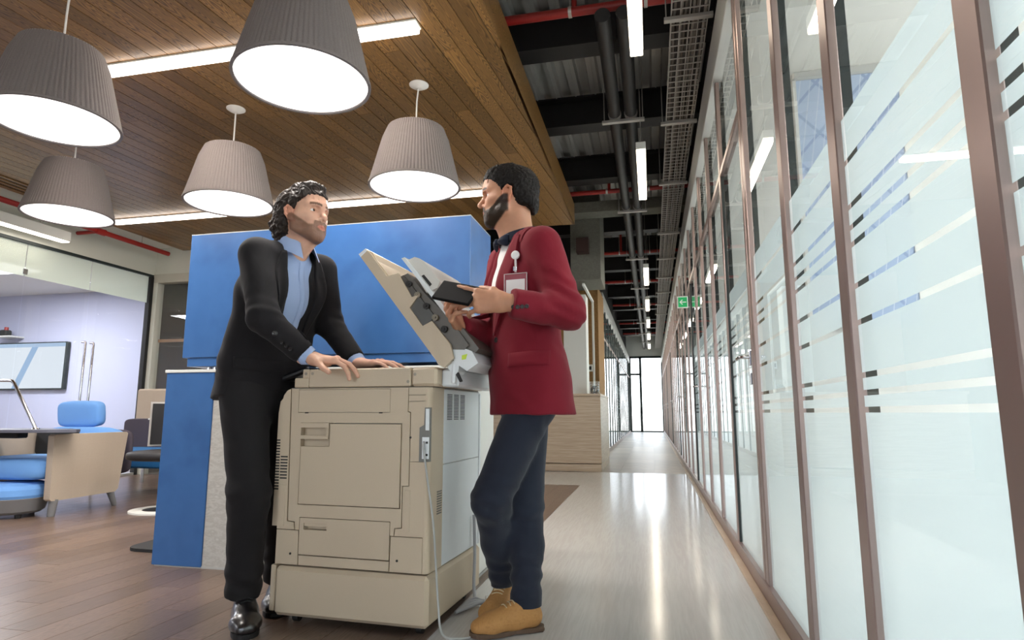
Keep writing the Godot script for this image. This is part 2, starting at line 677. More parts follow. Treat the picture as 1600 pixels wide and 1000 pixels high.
func glass_wall_right() -> void:
	var wall := struct_node("wall_right", "glass wall with bronze mullions along the corridor")
	var gx := GLASS_X
	var top := 2.88
	var posts := [1.3, 0.72, 0.14, -0.3, -0.935, -1.59, -2.18, -2.94]
	var z := -3.87
	var doors := []
	doors.append([-3.87, -3.0])
	posts.append(-3.87)
	var k := 0
	while z > -26.0:
		z -= 0.82
		posts.append(z)
		k += 1
		if k % 5 == 4:
			doors.append([z, z + 0.82])
	for p in posts:
		var m := MB.new()
		m.span(Vector3(gx - 0.012, 0.07, p - 0.033), Vector3(gx + 0.012, top, p + 0.033), 0.003)
		put("mullion", m, M.bronze, wall)
		var r := MB.new()
		r.span(Vector3(gx + 0.012, 0.07, p - 0.03), Vector3(gx + 0.036, top, p + 0.03))
		put("mullion_back", r, M.frame_dark, wall)
	put("mullion", MB.new().span(Vector3(gx - 0.012, 0.07, -3.03), Vector3(gx + 0.012, top, -2.985), 0.003), M.bronze, wall)
	put("bottom_rail", MB.new().span(Vector3(gx - 0.02, 0.0, -26.5), Vector3(gx + 0.03, 0.075, 3.6), 0.003), M.bronze, wall)
	var tr := MB.new()
	tr.span(Vector3(gx - 0.01, 2.25, -26.5), Vector3(gx + 0.03, 2.29, -2.97), 0.003)
	put("transom", tr, M.bronze, wall)
	put("header", MB.new().span(Vector3(gx - 0.03, top, -26.5), Vector3(gx + 0.14, 3.13, 3.6), 0.004), M.alu, wall)
	put("upper_wall", MB.new().span(Vector3(gx + 0.1, 3.13, -26.5), Vector3(gx + 0.2, 4.1, 3.6)), M.black_paint, wall)
	var dz := {}
	for d in doors:
		dz[snappedf(d[0], 0.01)] = true
	for i in posts.size() - 1:
		var a: float = posts[i + 1] + 0.033
		var b: float = posts[i] - 0.033
		var full: bool = posts[i + 1] > -3.0
		var is_door := dz.has(snappedf(posts[i + 1], 0.01))
		var y1 := top if full else 2.25
		if not full:
			put("transom_pane", sheet_x(gx, 2.29, top, a, b), M.glass, wall)
		if is_door:
			continue
		var g := put("pane", sheet_x(gx, 0.075, y1, a, b), M.glass, wall)
		put("frosted_film", film_mesh(gx + 0.004, a, b), M.film, g)
	var n := 1
	for d in doors:
		var door := struct_node("door_%d" % n, "%s frosted glass door with lever handle in the corridor's glass wall" % ORD[n - 1])
		n += 1
		var a: float = d[0] + 0.035
		var b: float = d[1] - 0.035
		var fr := MB.new()
		fr.span(Vector3(gx - 0.008, 0.078, a), Vector3(gx + 0.014, 2.245, a + 0.014))
		fr.span(Vector3(gx - 0.008, 0.078, b - 0.014), Vector3(gx + 0.014, 2.245, b))
		put("stile", fr, M.frame_dark, door)
		var g := put("pane", sheet_x(gx, 0.078, 2.245, a, b), M.glass, door)
		put("frosted_film", film_mesh(gx + 0.004, a, b), M.film, g)
		var h := MB.new()
		h.tube([Vector3(gx - 0.008, 1.06, b - 0.04), Vector3(gx - 0.05, 1.06, b - 0.04), Vector3(gx - 0.055, 1.06, b - 0.05), Vector3(gx - 0.055, 1.06, b - 0.15)], 0.009, 10)
		h.span(Vector3(gx - 0.014, 1.02, b - 0.06), Vector3(gx - 0.002, 1.09, b - 0.02), 0.003)
		h.span(Vector3(gx - 0.014, 0.93, b - 0.055), Vector3(gx - 0.002, 0.985, b - 0.022), 0.003)
		put("handle", h, M.chrome, door)

# ------------------------------------------------------------------ rooms behind the glass wall
func rooms_right() -> void:
	var gx := GLASS_X
	var xo := 4.6
	struct("floor_room", MB.new().span(Vector3(gx + 0.03, -0.15, -26.6), Vector3(xo + 0.1, 0.0, 3.7)), mat(rgb(206, 206, 202), 0.8), "pale floor of the rooms behind the glass wall")
	struct("ceiling_room", MB.new().span(Vector3(gx + 0.14, 2.88, -26.6), Vector3(xo + 0.1, 3.1, 3.7)), M.white_paint, "white ceiling of the rooms behind the glass wall")
	# outer wall with large windows
	var ow := MB.new()
	ow.span(Vector3(xo, 0.0, -26.6), Vector3(xo + 0.2, 0.5, 3.7))
	ow.span(Vector3(xo, 2.7, -26.6), Vector3(xo + 0.2, 3.1, 3.7))
	var z := 3.7
	while z > -26:
		ow.span(Vector3(xo, 0.5, z - 0.35), Vector3(xo + 0.2, 2.7, z))
		z -= 2.4
	struct("wall_outer", ow, M.white_paint, "white outer wall with windows")
	var n := 1
	z = 3.7
	while z > -26:
		var w := struct_node("window_%d" % n, "%s window in the outer wall of the glazed rooms" % ORD[n - 1])
		n += 1
		var fr := MB.new()
		for q in [[0.5, 0.54], [2.66, 2.7]]:
			fr.span(Vector3(xo + 0.05, q[0], z - 2.4), Vector3(xo + 0.1, q[1], z - 0.35))
		fr.span(Vector3(xo + 0.05, 0.54, z - 1.4), Vector3(xo + 0.1, 2.66, z - 1.35))
		put("window_frame", fr, M.alu, w)
		put("pane", sheet_x(xo + 0.075, 0.54, 2.66, z - 2.4, z - 0.35), M.glass, w)
		z -= 2.4
	# cross walls
	for zz in [-3.16, -8.9, -14.6, -20.3]:
		struct("wall_cross", MB.new().span(Vector3(gx + 0.06, 0.0, zz - 0.1), Vector3(xo, 2.88, zz)), M.white_paint, "white cross wall between the glazed rooms, %s" % ORD[roundi((-3.16 - zz) / 5.7)])
	struct("wall_end_room", MB.new().span(Vector3(gx + 0.06, 0.0, -26.7), Vector3(xo + 0.2, 3.1, -26.5)), M.white_paint, "white end wall of the glazed rooms")
	struct("wall_front_room", MB.new().span(Vector3(gx + 0.06, 0.0, 3.6), Vector3(xo + 0.2, 3.1, 3.8)), M.white_paint, "white front wall of the glazed rooms")
	# roller blind on the first cross wall; its print paints mullion shadows
	var bl := thing("roller_blind", "pale blue roller blind with shadows of window mullions painted as a diagonal grid, above the frosted film", "blind", Vector3(0.98, 1.2, -3.14))
	var im := Image.create(256, 512, false, Image.FORMAT_RGB8)
	for y in 512:
		for x in 256:
			var u := x / 256.0
			var v := y / 512.0
			var c := rgb(188, 203, 226).lerp(rgb(166, 186, 216), v)
			var d1 := absf(fposmod(u * 1.0 + v * 2.4, 0.5) - 0.25)
			var d2 := absf(fposmod(u * 1.0 - v * 2.4 + 0.1, 0.5) - 0.25)
			var d3 := absf(fposmod(u * 1.2 + v * 0.5, 0.12) - 0.06)
			if minf(d1, d2) < 0.02:
				c = c.lerp(rgb(130, 150, 188), 0.55)  # diagonal lines: window mullion shadows put into the colour
			if d3 < 0.006:
				c = c.lerp(rgb(226, 232, 240), 0.6)
			im.set_pixel(x, y, c)
	var bm := mat(Color.WHITE, 0.7)
	bm.albedo_texture = ImageTexture.create_from_image(im)
	var cloth := MB.new()
	cloth.sheet(1, 1, func(u, v): return Vector3(0.76 + 0.46 * u, 2.46 - 1.26 * v, -3.13))
	put("fabric", cloth, bm, bl)
	put("head_rail", MB.new().span(Vector3(0.745, 2.455, -3.157), Vector3(1.235, 2.5, -3.115), 0.008), M.alu, bl)
	put("side_channel", MB.new().span(Vector3(0.745, 1.2, -3.157), Vector3(0.76, 2.455, -3.125)), M.white_paint, bl)
	put("side_channel", MB.new().span(Vector3(1.22, 1.2, -3.157), Vector3(1.235, 2.455, -3.125)), M.white_paint, bl)
	# added hanging panels, out of view, that brighten these rooms
	var k := 0
	for zz in [-1.0, -5.8, -11.6, -17.2, -23.0]:
		var t := thing("added_panel_light", ["added white hanging light panel in the nearest glazed room", "added white hanging light panel in the second glazed room", "added white hanging light panel in the third glazed room", "added white hanging light panel in the fourth glazed room", "added white hanging light panel in the farthest glazed room"][k], "pendant light", Vector3(3.4, 2.46, zz), "added panel lights in the glazed rooms")
		k += 1
		put("housing", MB.new().span(Vector3(3.1, 2.47, zz - 0.75), Vector3(3.7, 2.5, zz + 0.75), 0.004), M.alu, t)
		put("diffuser", MB.new().span(Vector3(3.12, 2.462, zz - 0.73), Vector3(3.68, 2.472, zz + 0.73)), M.glow_panel, t)
		put("upper_diffuser", MB.new().span(Vector3(3.12, 2.498, zz - 0.73), Vector3(3.68, 2.506, zz + 0.73)), M.glow_panel, t)
		for q in [-0.6, 0.6]:
			put("wire", MB.new().tube([Vector3(3.4, 2.5, zz + q), Vector3(3.4, 2.88, zz + q)], 0.003, 6), M.zinc, t)
		area(Vector3(3.4, 2.455, zz), Vector2(0.55, 1.45), Color(0.95, 0.98, 1), 8.0, Vector3.DOWN, t)
		area(Vector3(3.4, 2.512, zz), Vector2(0.55, 1.45), Color(0.95, 0.98, 1), 28.0, Vector3.UP, t)

# ------------------------------------------------------------------ meeting room at the left
func meeting_room() -> void:
	var gx := -6.65
	var z1 := -6.98
	var wall := struct_node("wall_left", "frameless glass wall of the meeting room")
	var top := 2.64
	put("head_rail", MB.new().span(Vector3(gx - 0.03, top, z1), Vector3(gx + 0.03, top + 0.03, 4.0)), M.frame_dark, wall)
	put("floor_rail", MB.new().span(Vector3(gx - 0.03, 0.0, z1), Vector3(gx + 0.03, 0.03, 4.0)), M.alu, wall)
	put("end_post", MB.new().span(Vector3(gx - 0.03, 0.0, z1), Vector3(gx + 0.035, top, z1 + 0.05)), M.black_paint, wall)
	put("bulkhead", MB.new().span(Vector3(gx - 0.1, top + 0.03, -7.1), Vector3(gx + 0.03, 3.3, 4.0)), M.cream_paint, wall)
	var joints := [z1 + 0.05, -6.05, -5.24, -4.4, -3.4, -2.2, -0.9, 0.5, 2.0, 4.0]
	for i in joints.size() - 1:
		var a: float = joints[i] + 0.004
		var b: float = joints[i + 1] - 0.004
		var g := put("pane", sheet_x(gx, 0.03, top, a, b), M.glass, wall)
		put("frosted_film", sheet_x(gx - 0.004, 2.28, top, a, b), M.film_green, g)
	for q in [-6.13, -6.02]:
		var h := MB.new()
		var x := gx + 0.05
		h.tube([Vector3(gx, 1.64, q), Vector3(x - 0.01, 1.64, q), Vector3(x, 1.63, q), Vector3(x, 0.32, q), Vector3(x - 0.01, 0.31, q), Vector3(gx, 0.31, q)], 0.014, 10)
		put("pull_handle", h, M.chrome, wall)
	for q in [-5.24, -4.4]:
		put("patch_fitting", MB.new().span(Vector3(gx - 0.012, 2.3, q - 0.025), Vector3(gx + 0.012, 2.36, q + 0.025), 0.004), M.chrome, wall)
	# the room itself
	struct("wall_meeting_back", MB.new().span(Vector3(-11.5, 0.0, -8.3), Vector3(gx - 0.03, 3.3, -8.1)), M.lilac_paint, "pale lilac wall of the meeting room")
	struct("wall_meeting_side", MB.new().span(Vector3(-11.7, 0.0, -8.3), Vector3(-11.5, 3.3, 4.0)), M.lilac_paint, "pale lilac side wall of the meeting room")
	struct("ceiling_meeting", MB.new().span(Vector3(-11.6, 2.75, -8.2), Vector3(gx - 0.1, 2.95, 4.0)), M.white_paint, "white ceiling of the meeting room")
	var k := 0
	for zz in [-6.4, -3.4, -0.4]:
		var t := thing("meeting_room_light", ["recessed light panel over the meeting room screen", "recessed light panel in the middle of the meeting room", "recessed light panel at the near end of the meeting room"][k], "ceiling light", Vector3(-8.8, 2.74, zz), "meeting room lights")
		k += 1
		put("frame", MB.new().span(Vector3(-9.42, 2.742, zz - 0.32), Vector3(-8.18, 2.75, zz + 0.32)), M.alu, t)
		put("diffuser", MB.new().span(Vector3(-9.4, 2.735, zz - 0.3), Vector3(-8.2, 2.744, zz + 0.3)), M.glow_panel, t)
		area(Vector3(-8.8, 2.73, zz), Vector2(1.2, 0.6), Color(0.96, 0.97, 1), 12.0, Vector3.DOWN, t)
	# wall screen
	var tv := thing("wall_screen", "wide flat screen glowing pale on the meeting room wall", "screen", Vector3(-9.85, 1.2, -8.05))
	put("housing", MB.new().span(Vector3(-10.62, 1.17, -8.09), Vector3(-9.15, 1.94, -8.02), 0.01), M.frame_dark, tv)
	var im := Image.create(256, 144, false, Image.FORMAT_RGB8)
	for y in 144:
		for x in 256:
			var u := x / 256.0
			var v := y / 144.0
			var c := rgb(224, 234, 244)
			if u + 0.25 * v > 0.55 and u + 0.25 * v < 0.64:
				c = rgb(150, 182, 218)
			if v < 0.08:
				c = rgb(170, 196, 226)
			im.set_pixel(x, y, c)
	var scr := mat(Color(0.05, 0.05, 0.05), 0.2)
	scr.emission_enabled = true
	scr.emission_texture = ImageTexture.create_from_image(im)
	scr.emission_operator = BaseMaterial3D.EMISSION_OP_MULTIPLY
	scr.emission = Color.WHITE
	scr.emission_energy_multiplier = 0.9
	var sc := MB.new()
	sc.sheet(1, 1, func(u, v): return Vector3(-10.6 + 1.43 * u, 1.92 - 0.73 * v, -8.015))
	put("screen_panel", sc, scr, tv)
	var vc := thing("video_camera", "small dark conference camera on a white wall shelf", "camera", Vector3(-10.3, 2.02, -7.95))
	put("shelf", MB.new().span(Vector3(-10.45, 2.02, -8.1), Vector3(-10.12, 2.045, -7.86), 0.004), M.white_paint, vc)
	put("body", MB.new().soft(Vector3(-10.34, 2.1, -7.95), Vector3(0.16, 0.1, 0.12), 0.5), M.black_paint, vc)
	put("lens", MB.new().lathe([[0.0, -0.02], [0.03, -0.02], [0.03, 0.03], [0.0, 0.03]], 16, Vector3(-10.3, 2.16, -7.93)), M.pipe_red, vc)
	# recessed spot seen reflected in the photograph: a small round downlight
	var dl := thing("round_downlight", "small round downlight in the meeting room ceiling", "ceiling light", Vector3(-8.2, 2.74, -7.4))
	put("rim", MB.new().lathe([[0.05, -0.004], [0.075, -0.004], [0.075, 0.01]], 20, Vector3(-8.2, 2.74, -7.4)), M.alu, dl)
	put("diffuser", MB.new().lathe([[0.0, -0.002], [0.05, -0.002]], 20, Vector3(-8.2, 2.74, -7.4)), M.glow_panel, dl)
	# white strip of ceiling beside the wood, its light and the sprinkler pipe
	struct("ceiling_strip", MB.new().span(Vector3(gx + 0.03, 3.05, -7.1), Vector3(-6.2, 3.25, 4.0)), M.white_paint, "white ceiling strip beside the wooden ceiling")
	var t2 := thing("linear_wall_light", "white boxed linear light hanging before the meeting room glass", "ceiling light", Vector3(-6.45, 2.7, -4.6))
	put("housing", MB.new().span(Vector3(-6.5, 2.72, -5.5), Vector3(-6.38, 2.83, -2.6), 0.004), M.white_paint, t2)
	put("diffuser", MB.new().span(Vector3(-6.49, 2.712, -5.495), Vector3(-6.39, 2.722, -2.605)), M.glow_led, t2)
	for q in [-5.2, -2.9]:
		put("hanger", MB.new().tube([Vector3(-6.44, 2.83, q), Vector3(-6.44, 3.05, q)], 0.006, 6), M.zinc, t2)
	area(Vector3(-6.44, 2.705, -4.05), Vector2(0.08, 2.8), Color(1, 0.97, 0.93), 0.6, Vector3.DOWN, t2)
	var pp := thing("sprinkler_pipe", "red sprinkler pipe running along the edge of the wooden ceiling", "pipe", Vector3(-6.3, 2.9, -5.0))
	put("pipe", MB.new().tube([Vector3(-6.3, 2.92, 3.0), Vector3(-6.3, 2.92, -6.85)], 0.03, 12), M.pipe_red, pp)
	put("coupling", MB.new().tube([Vector3(-6.3, 2.92, -5.72), Vector3(-6.3, 2.92, -5.85)], 0.04, 12), M.pipe_red, pp)
	put("branch", MB.new().tube([Vector3(-6.3, 2.92, -5.78), Vector3(-6.62, 2.92, -5.78)], 0.022, 10), M.pipe_red, pp)
	for q in [-6.4, -4.2]:
		put("hanger", MB.new().tube([Vector3(-6.3, 2.95, q), Vector3(-6.3, 3.05, q)], 0.006, 6), M.zinc, pp)

# ------------------------------------------------------------------ what lies behind the blue block
func back_area() -> void:
	var z := -7.0
	# glazed wall beyond the lounge
	var w := struct_node("wall_back", "glazed back wall with pale frames")
	put("bulkhead", MB.new().span(Vector3(-6.7, 2.68, z - 0.12), Vector3(-2.9, 3.3, z)), M.cream_paint, w)
	put("head_frame", MB.new().span(Vector3(-6.62, 2.56, z - 0.1), Vector3(-2.9, 2.68, z + 0.02)), mat(rgb(190, 186, 172), 0.6), w)
	for x in [-6.6, -5.6, -4.6, -3.6, -2.94]:
		put("post", MB.new().span(Vector3(x - 0.05, 0.0, z - 0.1), Vector3(x + 0.05, 2.56, z + 0.02), 0.003), M.cream_paint, w)
	for x in [-6.6, -5.6, -4.6, -3.6]:
		var g := MB.new()
		g.quad(Vector3(x + 0.05, 0.0, z - 0.05), Vector3(x + 0.95, 0.0, z - 0.05), Vector3(x + 0.95, 2.56, z - 0.05), Vector3(x + 0.05, 2.56, z - 0.05))
		put("pane", g, M.glass, w)
	put("door_rail", MB.new().span(Vector3(-6.55, 1.75, z - 0.09), Vector3(-5.65, 1.79, z - 0.07)), mat(rgb(150, 116, 84), 0.5), w)
	struct("wall_store", MB.new().span(Vector3(-6.7, 0.0, -8.3), Vector3(-2.9, 3.3, -8.2)), mat(rgb(92, 78, 62), 0.6), "brown panelled wall behind the back glazing")
	struct("wall_store_side", MB.new().span(Vector3(-6.74, 0.0, -8.2), Vector3(-6.68, 3.3, -7.1)), mat(rgb(92, 78, 62), 0.6), "brown side wall behind the back glazing")
	struct("ceiling_store", MB.new().span(Vector3(-6.74, 2.7, -8.2), Vector3(-2.9, 2.8, -7.12)), mat(rgb(92, 78, 62), 0.6), "brown ceiling behind the back glazing")
	# dark recess, travertine counter, pillar and brick wall towards the corridor
	struct("wall_recess", MB.new().span(Vector3(-4.5, 0.0, -11.0), Vector3(-0.95, 4.1, -10.9)), M.black_paint, "dark wall of the recess behind the counter")
	struct("wall_recess_side", MB.new().span(Vector3(-3.0, 0.0, -11.0), Vector3(-2.9, 4.1, -7.0)), M.black_paint, "dark side wall of the recess")

# ------------------------------------------------------------------ closing walls
func shell() -> void:
	var fw := MB.new()
	fw.span(Vector3(-12, 0.0, 4.0), Vector3(-4.6, 4.2, 4.2))
	fw.span(Vector3(-4.6, 0.0, 4.0), Vector3(0.3, 0.4, 4.2))
	fw.span(Vector3(-4.6, 2.75, 4.0), Vector3(0.3, 4.2, 4.2))
	fw.span(Vector3(0.3, 0.0, 4.0), Vector3(0.7, 4.2, 4.2))
	struct("wall_front", fw, M.white_paint, "white wall behind the photographer")
	# added window, out of view, lets in daylight to fill the front faces
	var wn := struct_node("window_30", "added wide window for daylight fill in the wall behind the photographer")
	for x in [-4.57, -3.0, -1.45, 0.27]:
		put("window_frame", MB.new().span(Vector3(x - 0.03, 0.4, 4.05), Vector3(x + 0.03, 2.75, 4.12)), M.alu, wn)
	put("sill", MB.new().span(Vector3(-4.6, 0.4, 3.97), Vector3(0.3, 0.43, 4.12)), M.alu, wn)
	for q in [[-4.54, -3.03], [-2.97, -1.48], [-1.42, 0.24]]:
		var g := MB.new()
		g.quad(Vector3(q[0], 0.43, 4.08), Vector3(q[1], 0.43, 4.08), Vector3(q[1], 2.75, 4.08), Vector3(q[0], 2.75, 4.08))
		put("pane", g, M.glass, wn)
	struct("wall_upper_left", MB.new().span(Vector3(-7.6, 3.25, -27), Vector3(-7.4, 4.2, 4.0)), M.black_paint, "dark wall above the meeting room")
	struct("wall_upper_back", MB.new().span(Vector3(-7.5, 3.3, -8.4), Vector3(-4.5, 4.2, -8.3)), M.black_paint, "dark wall above the back glazing")

func put_local(called: String, mb: MB, m: Material, parent: Node) -> MeshInstance3D:
	var o := MeshInstance3D.new()
	o.mesh = mb.mesh()
	o.mesh.surface_set_material(0, m)
	o.name = called
	parent.add_child(o, true)
	return o

func poly(a: Array) -> PackedVector2Array:
	var p := PackedVector2Array()
	for q in a:
		p.append(Vector2(q[0], q[1]))
	return p

# ------------------------------------------------------------------ blue cabinet on its counter block
func partition_block() -> void:
	var zf := -2.91
	var zb := -3.31
	var t := thing("counter_block", "low concrete-faced counter block with a dark blue left end, under the blue cabinet", "counter", Vector3(-1.73, 0, -3.1))
	put("blue_panel", MB.new().span(Vector3(-2.615, 0.006, zb), Vector3(-2.312, 1.018, zf + 0.004), 0.002), M.blue, t)
	put("concrete_panel", MB.new().span(Vector3(-2.311, 0.006, zb), Vector3(-0.862, 1.018, zf), 0.003), M.concrete, t)
	put("end_panel", MB.new().span(Vector3(-0.862, 0.02, zb), Vector3(-0.85, 1.018, zf + 0.002), 0.002), M.white_paint, t)
	put("skirting", MB.new().span(Vector3(-2.6, 0.0, zb + 0.01), Vector3(-0.855, 0.012, zf + 0.001)), M.alu, t)
	put("worktop", MB.new().span(Vector3(-2.625, 1.018, zb - 0.005), Vector3(-0.848, 1.034, zf + 0.008), 0.002), M.white_paint, t)
	var c := thing("blue_cabinet", "long glossy blue cabinet standing on the counter block behind the copier", "cabinet", Vector3(-1.7, 1.034, -3.1))
	put("plinth", MB.new().span(Vector3(-2.5, 1.052, zb + 0.004), Vector3(-0.876, 1.1, zf - 0.006), 0.002), M.blue, c)
	put("body", MB.new().span(Vector3(-2.53, 1.1, zb), Vector3(-0.872, 1.8, zf), 0.003), M.blue, c)
	put("edge_strip", MB.new().span(Vector3(-2.53, 1.8, zb + 0.002), Vector3(-0.873, 1.804, zf - 0.001)), M.alu, c)
	for x in [-2.4, -2.36, -1.0]:
		put("foot", MB.new().lathe([[0.0, 0.0], [0.014, 0.0], [0.014, 0.018], [0.0, 0.018]], 12, Vector3(x, 1.034, zf - 0.06)), M.chrome, c)

# ------------------------------------------------------------------ pleated pendant lamps
func shade_mesh(r0: float, r1: float, y0: float, y1: float) -> MB:
	var m := MB.new()
	var pleats := 84
	var steps := pleats * 4
	var rows := 5
	var cam := [0.0, 0.75, 1.0, 0.9]
	for inner in [false, true]:
		var first := m.v.size()
		for j in rows + 1:
			var f := float(j) / rows
			var y := lerpf(y0, y1, f)
			# the cloth draws in over the upper rim
			var rr := lerpf(r0, r1, f) - (0.012 if j == rows else 0.0)
			for i in steps:
				var an := TAU * i / steps
				var amp := 0.0045 * lerpf(1.0, 0.75, f)
				var r: float = rr + (0.0 if inner else (cam[i % 4] - 0.5) * amp) - (0.009 if inner else 0.0)
				var slope := [0.9, 0.35, -0.2, -0.9]
				var tang := Vector3(-sin(an), 0, cos(an))
				var nn: Vector3 = (Vector3(cos(an), (r0 - r1) / (y1 - y0), sin(an)) - tang * (slope[i % 4] * 0.55)).normalized()
				m.vert(Vector3(r * cos(an), y, r * sin(an)), -nn if inner else nn)
		for j in rows:
			if inner:
				for i in steps:
					var a := first + j * steps + i
					var b := first + j * steps + (i + 1) % steps
					var c := a + steps
					var d := b + steps
					m.ix.append_array(PackedInt32Array([a, c, b, b, c, d]))
			else:
				m.ring_quads(first + j * steps, first + (j + 1) * steps, steps, true)
	return m

func pendants() -> void:
	var cloth_tex := noise_tex(41, 0.2, [rgb(112, 104, 103), rgb(134, 126, 124)], 128)
	var cloth := tri_tex(mat(Color.WHITE, 0.85), cloth_tex, Vector3(6, 6, 6), false)
	cloth.rim_enabled = true
	cloth.rim = 0.25
	cloth.backlight_enabled = true
	cloth.backlight = Color(0.06, 0.055, 0.05)
	var white := mat(rgb(232, 230, 226), 0.35)
	var lining := mat(rgb(236, 232, 228), 0.7)
	var yb := 2.275
	var yt := 2.675
	var sm := shade_mesh(0.3, 0.2, yb - yb, yt - yb).mesh()
	sm.surface_set_material(0, cloth)
	var spots := [[-1.49, -2.31, "large grey pleated pendant lamp in the nearer row, above the man in black"], [-2.95, -2.38, "grey pleated pendant lamp at the left edge, nearer row"], [-4.27, -3.64, "grey pleated pendant lamp farthest left in the back row"], [-2.9, -3.67, "grey pleated pendant lamp in the middle of the back row"], [-1.483, -3.65, "grey pleated pendant lamp at the right of the back row, between the two men"], [-4.3, -2.35, "grey pleated pendant lamp beyond the left edge of the picture"]]
	for i in spots.size():
		var p := Vector3(spots[i][0], yb, spots[i][1])
		var t := thing("pendant_lamp", spots[i][2], "pendant lamp", p, "pleated pendant lamps")
		var s := MeshInstance3D.new()
		s.mesh = sm
		s.name = "shade"
		t.add_child(s)
		put_local("rim", MB.new().lathe([[0.288, -0.003], [0.302, -0.003], [0.302, 0.008], [0.288, 0.008], [0.288, -0.003]], 64), cloth, t)
		put_local("diffuser", MB.new().lathe([[0.0, 0.004], [0.288, 0.004], [0.288, 0.01], [0.0, 0.01]], 48), M.glow_lamp, t)
		put_local("top_cap", MB.new().lathe([[0.0, yt - yb - 0.004], [0.188, yt - yb - 0.004], [0.188, yt - yb], [0.03, yt - yb + 0.004], [0.0, yt - yb + 0.006]], 32), lining, t)
		var top := CEIL - yb
		var kink: Vector3 = [Vector3(0.0, 0, 0), Vector3(0.03, 0, 0.02), Vector3(-0.01, 0, 0), Vector3(0.0, 0, 0), Vector3(0.012, 0, 0), Vector3.ZERO][i]
		put_local("cord", MB.new().tube([Vector3(0, 0.4, 0), Vector3(0, top - 0.12, 0), kink * 0.5 + Vector3(0, top - 0.06, 0), kink + Vector3(0, top - 0.02, 0)], 0.0055, 8), white, t)
		put_local("canopy", MB.new().lathe([[0.0, top - 0.032], [0.022, top - 0.03], [0.045, top - 0.018], [0.066, top - 0.004], [0.066, top]], 24, kink), white, t)
		area(p + Vector3(0, -0.006, 0), Vector2(0.4, 0.4), Color(1, 0.975, 0.95), 1.9, Vector3.DOWN, t)

